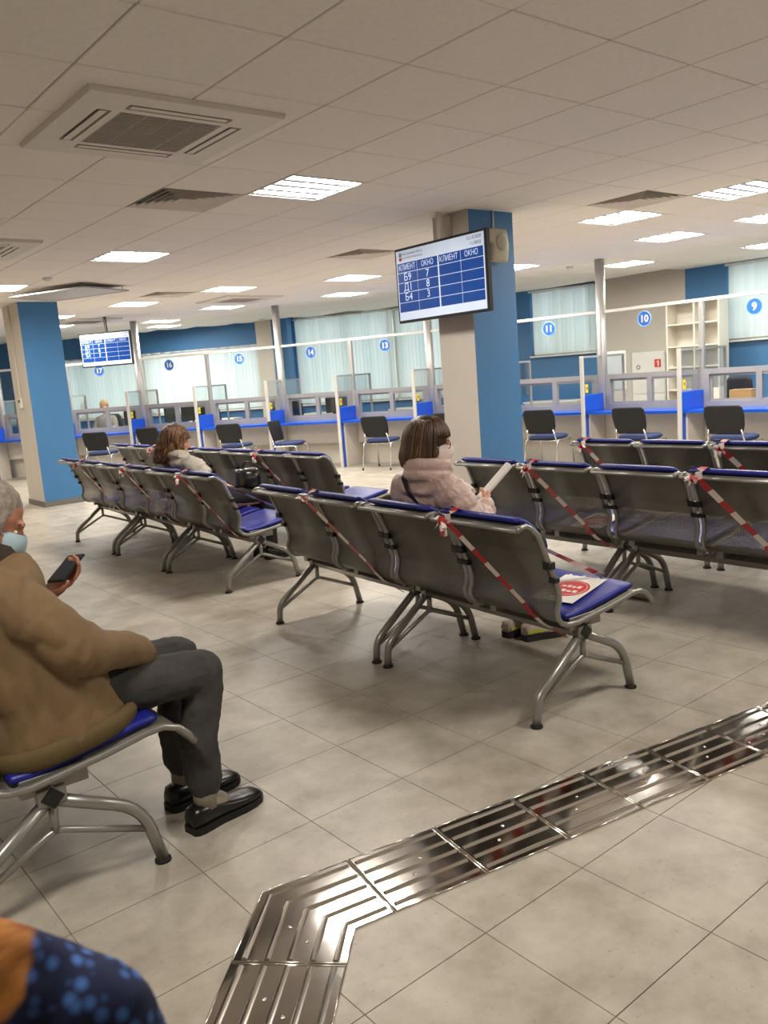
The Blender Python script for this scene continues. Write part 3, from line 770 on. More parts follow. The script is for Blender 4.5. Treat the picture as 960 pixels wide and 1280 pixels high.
# ------------------------------------------------------------------ visitor chairs
def make_chair():
    t = thing('visitor_chair', 'black backed visitor chair', 'chair')   # faces +X
    rings = []
    for z, w, x in ((.50, .17, -.19), (.515, .20, -.195), (.60, .225, -.215), (.72, .235, -.245), (.80, .225, -.265), (.825, .19, -.27)):
        rings.append(((x, 0, z), (.014, 0, 0), (0, w, 0)))
    MB().loft(rings, 20, power=.45).build('backrest', CHBACK, t)
    MB().loft([((.0, 0, z), (a, 0, 0), (0, a * 1.05, 0)) for z, a in ((.425, .19), (.435, .215), (.46, .218), (.475, .2))], 20, power=.5).build('seat', CHSEAT, t)
    MB().loft([((.0, 0, z), (a, 0, 0), (0, a * 1.05, 0)) for z, a in ((.41, .185), (.424, .2))], 20, power=.5).build('seat_pan', BLACK, t)
    for s in (-1, 1):
        MB().tube(smoothpath([(.24, s * .245, .0), (.20, s * .235, .415), (-.20, s * .235, .415), (-.27, s * .245, 0)], .05), .011, 8).build('leg_frame', TUBEC, t)
        MB().tube(smoothpath([(.05, s * .215, .405), (-.19, s * .215, .405), (-.225, s * .19, .56)], .05), .010, 8).build('back_support', TUBEC, t)
        for x in (.24, -.27): MB().lathe([(.014, 0), (.014, .03)], 8, c=(x, s * .245, 0)).build('foot_cap', RUBBER, t)
    MB().tube([(.17, -.235, .405), (.17, .235, .405)], .009, 6).build('cross_bar', TUBEC, t)
    MB().tube([(-.17, -.235, .405), (-.17, .235, .405)], .009, 6).build('cross_bar', TUBEC, t)
    return t
V0 = make_chair(); first = True
def ground(px, py, z):
    d = R0 * ((px - 480) / FPX) + R1 * ((py - 640) / FPX) + R2; return Vector((0, 0, CAM_H)) + d * ((z - CAM_H) / d.z)
CH = [(17, (117, 540.5), 0, ''), (16, (187, 534), 0, ''), (15, (284, 530), 0, ''), (14, (341, 526), -78, 'turned sideways '), (13, (466, 520.5), 0, ''), (12, (556, 516), 0, ''), (11, (672, 512.5), 0, ''), (10, (784, 509.5), 0, ''), (9, (903, 507), 0, '')]
for k, px, a, ex in CH:
    o = V0 if first else copy_tree(V0); first = False
    rz = crz(k) + math.radians(a); g = ground(*px, .825)
    M = counter_frame(k); l = M.inverted() @ g; 
    back = Vector((-.27, 0, 0)); back.rotate(Quaternion((0, 0, 1), rz))
    pos = Vector((g.x, g.y, 0)) - back
    l = M.inverted() @ pos
    if l.x > -.45: l.x = -.45
    pos = M @ l
    o.location = (pos.x, pos.y, 0); o.rotation_euler = (0, 0, rz)
    o['label'] = 'black backed visitor chair %sat counter %d, %s' % (ex, k, CD[k]); o['group'] = 'visitor chairs at the counters'

# ------------------------------------------------------------------ waiting benches
PROF = [(-.372, .822), (-.352, .833), (-.325, .834), (-.300, .822), (-.262, .79), (-.217, .687), (-.175, .592), (-.157, .538), (-.159, .496), (-.173, .462), (-.168, .43), (-.147, .405), (-.115, .392), (-.055, .388), (.15, .412), (.29, .436), (.345, .438), (.39, .42), (.42, .39), (.438, .358)]
LEGY = .529; SW = .555
def make_bench():
    t = thing('waiting_bench', 'two-seat perforated steel waiting bench with blue pads', 'bench')
    bm_ = MB(); q = .026
    bm_.loft([((.0, -.53, .336), (0, 0, q * 1.41), (q * 1.41, 0, 0)), ((.0, .53, .336), (0, 0, q * 1.41), (q * 1.41, 0, 0))], 4); bm_.sm = [False] * len(bm_.f)
    be = bm_.build('beam', STEEL, t)
    for s in (-1, 1):
        c = MB(); c.loft([((.0, s * .53, .336), (0, 0, q * 1.3), (q * 1.3, 0, 0)), ((.0, s * .536, .336), (0, 0, q * 1.25), (q * 1.25, 0, 0))], 4); c.sm = [False] * len(c.f); c.build('end_cap', BLACK, be)
    for s in (-1, 1):
        y = s * LEGY * .965
        l = MB(); l.tube(smoothpath([(-.012, y, .322), (-.28, y, .115), (-.29, y, .012)], .07), .019, 10); l.tube(smoothpath([(.008, y, .322), (.255, y, .20), (.30, y, .012)], .09), .019, 10)
        l.tube([(.0, y, .31), (.0, y, .222)], .013, 8); l.tube(smoothpath([(-.285, y, .085), (.0, y, .232), (.285, y, .115)], .03), .011, 8)
        lg = l.build('leg', STEEL, t)
        for x in (-.29, .30):
            f = MB(); f.lathe([(.026, 0), (.026, .008), (.012, .014), (.012, .03)], 12, c=(x, y, 0)); f.build('foot', RUBBER, lg)
        MB().cbox(-.04, .04, y - .02, y + .02, .313, .363, .003).build('clamp', STEEL, lg)
    for s in (-1, 1):
        yc = s * SW / 2; hw = SW / 2 - .018
        sh_ = MB(); sh_.sheet(PROF, yc - hw, yc + hw, .002, ny=2); shell = sh_.build('seat_shell', PERF, t)
        for e in (-1, 1):
            MB().tube([(x, yc + e * hw, z) for x, z in PROF], .0115, 8).build('side_rim', STEEL, shell)
        for pe in (PROF[0], PROF[-1]): MB().tube([(pe[0], yc - hw, pe[1]), (pe[0], yc + hw, pe[1])], .0085, 6).build('end_rod', STEEL, shell)
        # pads
        P = [Vector((p[0], 0, p[1])) for p in PROF]
        def pad(pts, th, w, nm):
            n = len(pts); rings = []; T = [(pts[min(i + 1, n - 1)] - pts[max(i - 1, 0)]).normalized() for i in range(n)]
            for i in range(n):
                nr = Vector((-T[i].z, 0, T[i].x)); k = .55 if i in (0, n - 1) else 1.0
                rings.append((pts[i] + nr * (.005 + th * .5), Vector((0, 1, 0)) * w * (1 if k == 1 else .97), nr * th * .5 * k))
            for r in range(n): rings[r] = (rings[r][0] + Vector((0, yc, 0)), rings[r][1], rings[r][2])
            MB().loft(rings, 20, power=.32).build(nm, CUSH, t)
        pad([Vector((x, 0, z)) for x, z in ((-.105, .394), (-.095, .3925), (-.05, .390), (.05, .401), (.15, .414), (.27, .434), (.32, .4395), (.338, .439))], .032, hw - .022, 'seat_pad')
        pad([Vector((x, 0, z)) for x, z in ((-.192, .632), (-.200, .650), (-.235, .73), (-.265, .795), (-.302, .823), (-.326, .8345), (-.340, .834))][::-1], .028, hw - .022, 'back_pad')
        for e in (-1, 1):
            yy = yc + e * hw
            MB().cbox(-.226, -.190, yy - .02, yy + .02, .643, .673, .003).build('rim_clip', BLACK, shell); MB().cbox(-.198, -.166, yy - .018, yy + .018, .583, .606, .003).build('rim_clip', BLACK, shell)
            MB().cbox(-.08, .11, yc + e * (hw - .04) - .02, yc + e * (hw - .04) + .02, .35, .406, .002).build('seat_bracket', STEEL, t)
    return t
B0 = make_bench(); first = True
BEN = [ # x, y, rz deg, label
    (2.7405, 2.635, -3.55, 'two-seat perforated steel bench holding the woman in the pink jacket'),
    (2.810, 3.751, -3.55, 'taped two-seat perforated steel bench joined behind the pink-jacket woman\'s bench'),
    (3.03, 5.74, -1.25, 'two-seat perforated steel bench holding the curly-haired woman in grey'),
    (3.055, 6.86, -1.25, 'middle two-seat bench of the row with the curly-haired woman'),
    (3.08, 7.98, -1.25, 'two-seat bench at the blue column end of the curly-haired woman\'s row'),
    (4.20, 3.46, -1.5, 'taped two-seat steel bench right in front of the pink-jacket woman'),
    (4.17, 2.34, -1.5, 'taped two-seat steel bench directly before the taped seat with the red sign'),
    (4.14, 1.22, -1.5, 'two-seat steel bench at the cut-off end of the row before the red sign'),
    (5.39, 3.44, -1.0, 'two-seat steel bench in the row nearest the counters, in line with the fire hose cabinet'),
    (5.37, 2.32, -1.0, 'two-seat steel bench in the row nearest the counters, in line with the open shelf unit'),
    (4.16, 6.04, 0, 'two-seat steel bench with an empty end seat, in front of the curly-haired woman\'s row'),
    (4.165, 7.158, 0, 'taped two-seat steel bench next to the empty end seat facing counters 14 and 15'),
    (4.17, 8.276, 0, 'two-seat steel bench facing counter 16, beyond the curly-haired woman'),
    (4.175, 9.394, 0, 'two-seat steel bench facing counter 17, last of its row'),
    (.62, 2.89, -1.0, 'two-seat steel bench under the man in the tan jacket'),
]
BM = []
for x, y, a, lab in BEN:
    o = B0 if first else copy_tree(B0); first = False
    o.location = (x, y, 0); o.rotation_euler = (0, 0, math.radians(a)); o['label'] = lab; o['group'] = 'two-seat waiting benches'
    BM.append(Matrix.Translation((x, y, 0)) @ Matrix.Rotation(math.radians(a), 4, 'Z'))

# barrier tape
def ribbon(mb, pts, width, stripe=.075, wvec=None, twist=0, face=None):
    P = [Vector(p) for p in pts]; out = [P[0]]; 
    for a, b_ in zip(P[:-1], P[1:]):
        n = max(1, int((b_ - a).length / (stripe / 3)))
        out += [a.lerp(b_, i / n) for i in range(1, n + 1)]
    n = len(out); d = 0; vs = []; fs = []; ms = []
    for i, p in enumerate(out):
        t = (out[min(i + 1, n - 1)] - out[max(i - 1, 0)]).normalized()
        w = t.cross(face).normalized() if face is not None else (wvec - t * wvec.dot(t)).normalized()
        w.rotate(Quaternion(t, twist * i / n))
        if i: d += (p - out[i - 1]).length
        vs += [p - w * width / 2, p + w * width / 2]
        if i: fs.append((2 * i - 2, 2 * i - 1, 2 * i + 1, 2 * i)); ms.append(int(d / stripe) % 2)
    nrm = Vector((0, 0, 0))
    for f, m in zip(fs, ms):
        mb.add([vs[k] for k in f], [(0, 1, 2, 3)], m, True)
def tape(bi, s, lab, front=True, knot=False):
    M = BM[bi]; yc = s * SW / 2; loc = M.translation.copy()
    c = M @ Vector((-.4, yc + .19, 0)); t = thing('barrier_tape', lab, 'tape', (M @ Vector((-.3, yc, 0))), M.to_euler().z, 'red and white barrier tapes on the benches')
    def L(x, y, z): return (x + .3, y, z)
    b = MB(); j = random.uniform(-.02, .02)
    ribbon(b, [L(-.296, .15 + j, .866), L(-.330, .15 + j, .8745), L(-.384, .15 + j, .855), L(-.388, .145 + j, .818), L(-.198, -.10, .475), L(-.185, -.125, .435), L(-.155, -.155, .39), L(-.06, -.20, .315)], .042, face=Vector((-.93, 0, -.36)), twist=.25)
    b.build('back_strip', [TAPER, TAPEW], t)
    if front:
        b = MB(); ribbon(b, [L(-.335, .235, .8745), L(-.290, .222, .868), L(.29, -.07, .500), L(.32, -.085, .488)], .046, face=Vector((.62, -.1, .78)), twist=-.3); b.build('front_strip', [TAPER, TAPEW], t)
    b = MB()
    for q in range(5):
        a0 = Vector(L(-.392, .15 + j, .823)); a1 = a0 + Vector((random.uniform(-.05, -.01), random.uniform(-.06, .06), random.uniform(-.07, .02)))
        ribbon(b, [a0, (a0 + a1) / 2 + Vector((-.012, 0, .012)), a1], .022, .04, wvec=Vector((0, .5, 1)), twist=1.5)
    b.build('knot', [TAPER, TAPEW], t)
tape(0, -1, 'barrier tape crossing the end seat that carries the red sign')
tape(1, -1, 'barrier tape crossing the seat just behind the pink-jacket woman')
tape(2, -1, 'barrier tape crossing the end seat beside the curly-haired woman')
tape(3, -1, 'barrier tape on the middle bench of the curly-haired woman\'s row')
tape(4, -1, 'barrier tape on the column end of the curly-haired woman\'s row')
tape(5, -1, 'barrier tape crossing the seat in front of the pink-jacket woman\'s paper')
tape(6, -1, 'barrier tape with a loose end on the bench before the red sign')
tape(8, 1, 'barrier tape on the row nearest the counters, in line with the fire hose cabinet')
tape(9, 1, 'barrier tape on the row nearest the counters, in line with the open shelf unit')
tape(10, 1, 'barrier tape beside the empty end seat facing counter 14')
tape(12, 1, 'barrier tape on the far bench facing counter 16')

# do-not-sit sheets
def sheet_sign(bi, s, dx, dy, rot, lab):
    M = BM[bi]; p = M @ Vector((.045 + dx, s * SW / 2 + dy, .4475 + .12 * dx)); t = thing('seat_sign', lab, 'sign', p, M.to_euler().z + rot, 'red and white signs lying on seats')
    t.rotation_euler = (0, -.119, M.to_euler().z + rot)
    MB().box(-.148, .148, -.105, .105, 0, .0012).build('sheet', PAPER, t)
    d = MB(); d.lathe([(.092, 0), (.092, .0006)], 32, c=(0, 0, .0012), smooth=False); di = d.build('red_disc', RED, t)
    r = MB(); r.tube([(.08 * math.cos(q * PI / 16), .08 * math.sin(q * PI / 16), .0020) for q in range(32)], .0018, 4, closed=True)
    for y, w in ((.028, .05), (-.022, .055)):
        for q in range(4): r.box(-.018 + y, .006 + y - (q % 2) * .008, -w + q * w * .5, -w + q * w * .5 + w * .36, .0018, .0024)
    stuff(r.build('white_print', PAPER, di))
    tr = MB()
    for q in range(6): tr.box(.143, .150 + .008 * (q % 2), -.1 + q * .035, -.086 + q * .035, -.0003, .0016)
    stuff(tr.build('torn_edge', PAPER, t))
sheet_sign(0, -1, .085, -.05, .18, 'white sheet with a red disc lying on the end seat of the pink-jacket woman\'s bench')
sheet_sign(10, -1 + 2, .0, .0, .15, 'white sheet with a red disc on the bench in front of the curly-haired woman')
sheet_sign(5, -1, .0, .0, .1, 'white sheet with a red disc on the bench in front of the pink-jacket woman')

# ------------------------------------------------------------------ tactile steel strip in the floor
PL = .308; TH = math.radians(-10.7)     # direction of the straight run
org = Vector((1.287, 1.80))           # middle of the edge where the straight run starts
def rib(path, parent):
    """low pressed rib along a flat path"""
    P = [Vector((p[0], p[1], 0)) for p in path]; b = MB(); hw, hh = .0085, .005; prof = [(-hw, 0), (-hw * .55, hh * .75), (0, hh), (hw * .55, hh * .75), (hw, 0)]
    n = len(P); vs = []; fs = []
    for i in range(n):
        ta = (P[i] - P[i - 1]).normalized() if i else (P[1] - P[0]).normalized(); tb = (P[i + 1] - P[i]).normalized() if i < n - 1 else ta
        t = (ta + tb).normalized(); nn = Vector((-t.y, t.x, 0)) / max(.5, t.dot(tb))
        for x, z in prof: vs.append(P[i] + nn * x + Vector((0, 0, .0035 + z)))
    for i in range(n - 1):
        for k in range(4): fs.append((i * 5 + k, i * 5 + 5 + k, i * 5 + 6 + k, i * 5 + 1 + k))
    fs += [(0, 1, 2, 3, 4), tuple((n - 1) * 5 + k for k in (4, 3, 2, 1, 0)), tuple([k * 5 for k in range(n)] + [k * 5 + 4 for k in range(n - 1, -1, -1)])]
    b.add(vs, fs); b.build('rib', CHROMER, parent)
def tactile(stations, lab):
    """plate from stations (right corner, left corner) along its run"""
    c = sum((a + b_ for a, b_ in stations), Vector((0, 0))) / (2 * len(stations)); S_ = [(a - c, b_ - c) for a, b_ in stations]
    t = thing('tactile_plate', lab, 'floor plate', (c.x, c.y, 0), 0, 'polished steel tactile floor plates')
    d0 = (S_[1][0] + S_[1][1] - S_[0][0] - S_[0][1]).normalized(); d9 = (S_[-1][0] + S_[-1][1] - S_[-2][0] - S_[-2][1]).normalized()
    def row(v, e):
        P = [a.lerp(b_, v) for a, b_ in S_]; P[0] = P[0] + d0 * e; P[-1] = P[-1] - d9 * e; return P
    lo, hi = row(0, .002), row(1, .002)
    MB().prism([tuple(p) for p in lo] + [tuple(p) for p in hi[::-1]], .0005, .0035).build('sheet', CHROME, t)
    for v in (.10, .30, .50, .70, .90): rib(row(v, .013), t)
    for v in (.006, .994):
        P = row(v, .003); MB().tube([(p.x, p.y, .0036) for p in P], .0022, 6).build('edge_bead', CHROMER, t)
    for e, d_, k in ((0, d0, 1), (-1, d9, -1)):
        a, b_ = S_[e][0] + d_ * k * .0045, S_[e][1] + d_ * k * .0045; MB().tube([(a.x, a.y, .0036), (b_.x, b_.y, .0036)], .0024, 6).build('seam_bead', CHROMER, t)
    for u, v in ((.42, .4), (.6, .6)):
        q = S_[0][0].lerp(S_[0][1], v).lerp(S_[1][0].lerp(S_[1][1], v), u); MB().lathe([(.006, 0), (.005, .002), (.001, .003)], 10, c=(q.x, q.y, .0035)).build('rivet', CHROMER, t)
    return t
d1 = Vector((math.cos(TH), math.sin(TH))); n1 = Vector((-d1.y, d1.x)) * .15
TH2 = math.radians(43.4); d2 = Vector((math.cos(TH2), math.sin(TH2))); n2 = Vector((-d2.y, d2.x)) * .15
for k in range(7):
    p, q = org + d1 * PL * k, org + d1 * PL * (k + 1)
    tactile([(p - n1, p + n1), (q - n1, q + n1)], 'polished steel tactile floor plate in the straight run towards the counters')
cr = org - d1 * .20; mi = d1 * .15 * math.tan((TH2 - TH) / 2); st2 = cr - d2 * .215
tactile([(st2 - n2, st2 + n2), (cr + mi - n1, cr - mi + n1), (org - n1, org + n1)], 'bent corner steel tactile floor plate joining the two runs')
for k in range(3):
    p, q = st2 - d2 * PL * (k + 1), st2 - d2 * PL * k
    tactile([(p - n2, p + n2), (q - n2, q + n2)], 'polished steel tactile floor plate in the run leading away from the bent corner')

# ------------------------------------------------------------------ people
def cap(mb, p0, r0, p1, r1, n=14):
    p0, p1 = Vector(p0), Vector(p1); ax = p1 - p0; L_ = ax.length; t = ax.normalized() if L_ > 1e-6 else Vector((0, 0, 1)); u = t.orthogonal().normalized(); w = t.cross(u); rings = []
    for a in (-80, -45, 0): rings.append((p0 + t * r0 * math.sin(math.radians(a)), u * r0 * math.cos(math.radians(a)), w * r0 * math.cos(math.radians(a))))
    for a in (0, 45, 80): rings.append((p1 + t * r1 * math.sin(math.radians(a)), u * r1 * math.cos(math.radians(a)), w * r1 * math.cos(math.radians(a))))
    mb.loft(rings, n)
def chain(mb, pts, n=14):
    for a, c in zip(pts[:-1], pts[1:]): cap(mb, a[0], a[1], c[0], c[1], n)
def ell(mb, c, rad, M=None, n=16):
    c = Vector(c); rings = []
    Q = M if M is not None else Matrix.Identity(3)
    for k in range(9):
        a = -PI / 2 + PI * (k + .02) / 8.04; rr = math.cos(a)
        rings.append((c + Q @ Vector((0, 0, rad[2] * math.sin(a))), Q @ Vector((rad[0] * max(rr, .02), 0, 0)), Q @ Vector((0, rad[1] * max(rr, .02), 0))))
    mb.loft(rings, n)
def blob(mb, name, m, parent, base, voxel=.009, smooth=4, wrinkle=0.0, wscale=7.0, aniso=(1, 1, 1), factor=.5):
    me = mb.mesh(name, [m]); ob = bpy.data.objects.new(name, me); COL.objects.link(ob)
    r = ob.modifiers.new('r', 'REMESH'); r.mode = 'VOXEL'; r.voxel_size = voxel; r.use_smooth_shade = True
    if smooth:
        s = ob.modifiers.new('s', 'SMOOTH'); s.iterations = smooth; s.factor = factor
    dg = bpy.context.evaluated_depsgraph_get(); m2 = bpy.data.meshes.new_from_object(ob.evaluated_get(dg)); bpy.data.objects.remove(ob)
    m2.name = name; m2.materials.clear(); m2.materials.append(m)
    base = Vector(base)
    if wrinkle:
        nr = [v.normal.copy() for v in m2.vertices]
        for v, q in zip(m2.vertices, nr):
            c = v.co; p = Vector((c.x * wscale * aniso[0], c.y * wscale * aniso[1], c.z * wscale * aniso[2]))
            k = noise.noise(p) * .6 + (abs(noise.noise(p * 2.1)) - .25) * .7
            v.co = c + q * (k * wrinkle)
    for v in m2.vertices: v.co -= base
    m2.polygons.foreach_set('use_smooth', [True] * len(m2.polygons)); m2.update()
    o = bpy.data.objects.new(name, m2); COL.objects.link(o); o.parent = parent
    if parent is None: o.location = base
    return o
def frame3(fwd, up=(0, 0, 1)):
    f = Vector(fwd).normalized(); l = Vector(up).cross(f).normalized(); u = f.cross(l); return Matrix((f, l, u)).transposed()
class Head:
    def __init__(s, c, yaw, pitch, sc=1.0):
        f = (math.cos(yaw) * math.cos(pitch), math.sin(yaw) * math.cos(pitch), math.sin(pitch)); s.M = frame3(f); s.c = Vector(c); s.k = sc
    def p(s, x, y, z): return s.c + s.M @ Vector((x, y, z)) * s.k
    def add(s, mb, neck):
        k = s.k
        ell(mb, s.p(-.012, 0, .03), (.098 * k, .076 * k, .092 * k), s.M); ell(mb, s.p(.028, 0, -.035), (.066 * k, .062 * k, .088 * k), s.M)
        ell(mb, s.p(.066, 0, -.098), (.026 * k, .03 * k, .022 * k), s.M)
        cap(mb, s.p(.092, 0, .0), .010 * k, s.p(.112, 0, -.038), .014 * k); ell(mb, s.p(.082, 0, .022), (.016 * k, .05 * k, .012 * k), s.M)
        ell(mb, s.p(.092, 0, -.066), (.012 * k, .024 * k, .010 * k), s.M)
        for e in (-1, 1):
            ell(mb, s.p(-.012, e * .080, -.012), (.022 * k, .009 * k, .034 * k), s.M); ell(mb, s.p(.07, e * .034, -.028), (.02 * k, .02 * k, .02 * k), s.M)
        cap(mb, s.p(-.03, 0, -.05), .052 * k, neck, .058 * k)
    def eyes(s, parent, base):
        for e in (-1, 1):
            b = MB(); ell(b, s.p(.074, e * .032, -.002) - Vector(base), (.007, .010, .006), s.M, 10); ey = b.build('eye', mat('eye_white', (225, 218, 208), .2), parent)
            b = MB(); ell(b, s.p(.079, e * .032, -.002) - Vector(base), (.003, .005, .005), s.M, 8); b.build('iris', mat('iris', (50, 36, 28), .2), ey)
            b = MB(); b.tube([s.p(.090, e * .015, .022) - Vector(base), s.p(.088, e * .030, .026) - Vector(base), s.p(.074, e * .048, .022) - Vector(base)], .004, 6); b.build('eyebrow', mat('eyebrow_hair', (92, 72, 58), .9), parent)
def hand(mb, wrist, d, n, s, curl=.5, k=1.0, spread=.0):
    """wrist, finger direction d, palm-facing normal n, thumb side s"""
    w = Vector(wrist); d = Vector(d).normalized(); n = Vector(n); n = (n - d * n.dot(d)).normalized(); sd = d.cross(n); sd = sd if sd.dot(Vector(s)) > 0 else -sd
    for q in (-.026, -.009, .009, .026): cap(mb, w + sd * q * .75 * k, .013 * k, w + d * .082 * k + sd * q * k, .0125 * k, 10)
    for i, (q, L_) in enumerate(((.030, .94), (.010, 1.05), (-.010, 1.0), (-.029, .78))):
        p = w + d * .085 * k + sd * q * k; a = 0; dd = d
        for j, (ln, r) in enumerate(((.043, .0092), (.027, .0085), (.021, .0078))):
            a += curl * (1.0 if j else .8); dd = d * math.cos(a) + n * math.sin(a) + sd * spread * q * 10
            e = p + dd.normalized() * ln * L_ * k; cap(mb, p, r * k, e, r * .93 * k, 10); p = e
    p = w + d * .022 * k + sd * .030 * k; dd = (d * .62 + sd * .62 + n * .45).normalized()
    e = p + dd * .045 * k; cap(mb, p, .014 * k, e, .0108 * k, 10); dd = (d * .8 + sd * .15 + n * (.35 + curl * .4)).normalized(); cap(mb, e, .0108 * k, e + dd * .034 * k, .0088 * k, 10)
def shoe(name, heel, toe, m, sole, parent, base, w=.045, h=.075, solez=.02):
    heel, toe = Vector(heel), Vector(toe); d = (toe - heel); L_ = d.length; d.normalize(); s = Vector((-d.y, d.x, 0)); up = Vector((0, 0, 1)); base = Vector(base)
    prof = [(0.0, .55, .70), (.04, .80, .95), (.12, .88, 1.0), (.25, .86, .98), (.38, .84, .82), (.52, .95, .62), (.68, 1.05, .52), (.82, 1.02, .45), (.93, .80, .38), (1.0, .38, .22)]
    rings = []
    for t, ww, hh in prof:
        c = heel + d * L_ * t - base; top = solez + h * hh
        rings.append((c + up * (solez + top) / 2, s * w * ww, up * (top - solez) / 2))
    b = MB(); b.loft(rings, 18, power=.75); o = b.build(name, m, parent)
    b = MB(); n = len(prof); poly = [(heel + d * L_ * (t * 1.02 - .01) + s * w * (ww * 1.05)) for t, ww, _ in prof] + [(heel + d * L_ * (t * 1.02 - .01) - s * w * (ww * 1.05)) for t, ww, _ in prof[::-1]]
    b.prism([(q.x - base.x, q.y - base.y) for q in poly], heel.z, heel.z + solez + .008); b.build('sole', sole, o)
    return o
V = Vector
# ---- man in the tan jacket
JACK = mat('tan_cotton', (122, 98, 68), .85, var=.12, scale=9, bump=.25, bscale=90)
JEANM = mat('faded_black_denim', (62, 60, 58), .9, var=.22, scale=14, bump=.3, bscale=240)
LEATHER = mat('black_leather', (16, 15, 15), .3, var=.1)
SOCK = mat('grey_sock', (150, 142, 130), .9, var=.1)
GREYH = mat('grey_hair', (148, 138, 126), .8, var=.35, scale=70, stretch=(1, 1, .4), bump=.8, bscale=160)
MASKB = mat('pale_blue_mask', (172, 196, 208), .8, var=.04)
base = V((.62, 2.60, 0))
H1 = Head((.610, 2.60, 1.112), math.radians(-10), math.radians(-28))
b = MB(); H1.add(b, (.575, 2.60, .985))
chain(b, [((.575, 2.60, .97), .065), ((.59, 2.60, .80), .10), ((.65, 2.60, .585), .105)])
for s in (-1, 1):
    chain(b, [((.57, 2.60 + s * .15, .93), .06), ((.57, 2.60, .93), .07)])
chain(b, [((.60, 2.43, .92), .05), ((.72, 2.375, .755), .042), ((.93, 2.495, .635), .028)])
hand(b, (.93, 2.495, .635), (.55, .6, -.45), (-.2, .2, -1), (.3, .9, 0), .45)
chain(b, [((.60, 2.77, .92), .05), ((.66, 2.86, .72), .042), ((.80, 2.825, .815), .028)])
hand(b, (.80, 2.825, .815), (.82, -.12, .42), (-.45, -.35, .8), (-.2, -.9, .1), .5)
for s, kn, an in ((-1, (1.16, 2.487, .52), (1.115, 2.468, .09)), (1, (1.175, 2.69, .52), (1.13, 2.665, .09))):
    chain(b, [((.60, 2.60 + s * .09, .54), .085), (kn, .055), (an, .038), ((an[0] + .04, an[1], .05), .03)])
man = blob(b, 'person', SKINM, None, base, .0065, 3)
tag(man, 'seated person in a tan jacket and dark jeans looking at a phone', 'person')
H1.eyes(man, base)
b = MB()
R = []
for z, cx, a, w in ((.446, .705, .212, .226), (.458, .705, .226, .240), (.50, .698, .224, .240), (.60, .672, .190, .230), (.72, .605, .168, .225), (.84, .565, .165, .22), (.92, .575, .145, .205), (.97, .59, .115, .165), (1.0, .60, .085, .11)):
    R.append(((cx, 2.60, z), (a, 0, .027 if z < .6 else .02), (0, w, 0)))
b.loft(R, 28, power=.7)
b.loft([((.605, 2.60, .97), (.09, 0, -.02), (0, .10, 0)), ((.60, 2.60, 1.02), (.082, 0, -.03), (0, .085, 0)), ((.595, 2.60, 1.05), (.080, 0, -.03), (0, .083, 0))], 24)
chain(b, [((.585, 2.445, .925), .085), ((.64, 2.395, .85), .085), ((.725, 2.372, .755), .078), ((.76, 2.385, .735), .074), ((.86, 2.435, .69), .064), ((.955, 2.488, .648), .052), ((.975, 2.50, .635), .046)])
chain(b, [((.585, 2.765, .92), .085), ((.66, 2.865, .73), .072), ((.70, 2.855, .755), .065), ((.775, 2.832, .81), .046)])
jk = blob(b, 'jacket', JACK, man, base, .009, 2, wrinkle=.022, wscale=6.0, aniso=(1.25, 1.2, .6))
b = MB(); b.loft([(V((.705, 2.60, z)) - base, V((a, 0, .028)), V((0, w, 0))) for z, a, w in ((.440, .210, .222), (.435, .225, .240), (.448, .236, .249), (.474, .239, .252), (.496, .233, .248), (.500, .220, .234))], 40, power=.7, cap=False)
b.build('waistband', mat('tan_hem', (98, 82, 48), .85, var=.1, bump=.3, bscale=120), jk)
b = MB(); b.loft([((.603, 2.60, 1.00), (.083, 0, -.03), (0, .088, 0)), ((.593, 2.60, 1.062), (.083, 0, -.035), (0, .09, 0)), ((.592, 2.60, 1.066), (.073, 0, -.035), (0, .08, 0)), ((.603, 2.60, 1.01), (.07, 0, -.03), (0, .076, 0))], 24, cap=False)
for i, v in enumerate(b.v): b.v[i] = tuple(V(v) - base)
b.build('collar', mat('dark_brown_collar', (58, 46, 36), .8), jk)
b = MB()
ell(b, (.62, 2.60, .54), (.16, .19, .10))
for s, kn, an in ((-1, (1.165, 2.487, .525), (1.120, 2.468, .158)), (1, (1.18, 2.69, .525), (1.135, 2.665, .16))):
    chain(b, [((.64, 2.60 + s * .085, .54), .105), ((.90, 2.60 + s * .10, .54), .085), (kn, .072), ((kn[0] - .005, kn[1], .45), .068), ((an[0] - .005, an[1], .30), .066), (an, .062)])
blob(b, 'trousers', JEANM, man, base, .008, 2, wrinkle=.008, wscale=13, aniso=(1, 1, 1))
for s, hl, te in ((-1, (1.045, 2.452, 0), (1.335, 2.500, 0)), (1, (1.06, 2.650, 0), (1.345, 2.675, 0))):
    shoe('shoe', hl, te, LEATHER, mat('black_sole', (12, 12, 12), .6), man, base, .048, .074, .016)
    b = MB(); b.tube([V((hl[0] + .07, hl[1] + .012, .06)) - base, V((hl[0] + .074, hl[1] + .015, .19)) - base], .041, 12); cap(b, V((hl[0] + .08, hl[1] + .014, .085)) - base, .036, V((hl[0] + .13, hl[1] + .022, .06)) - base, .032); b.build('sock', SOCK, man)
b = MB(); ell(b, H1.p(-.017, 0, .044), (.095, .079, .085), H1.M); ell(b, H1.p(-.060, 0, -.01), (.047, .070, .07), H1.M)
for e in (-1, 1): ell(b, H1.p(.022, e * .066, .018), (.016, .010, .036), H1.M)
hr = blob(b, 'hair', GREYH, man, base, .0045, 1, wrinkle=.0035, wscale=95)
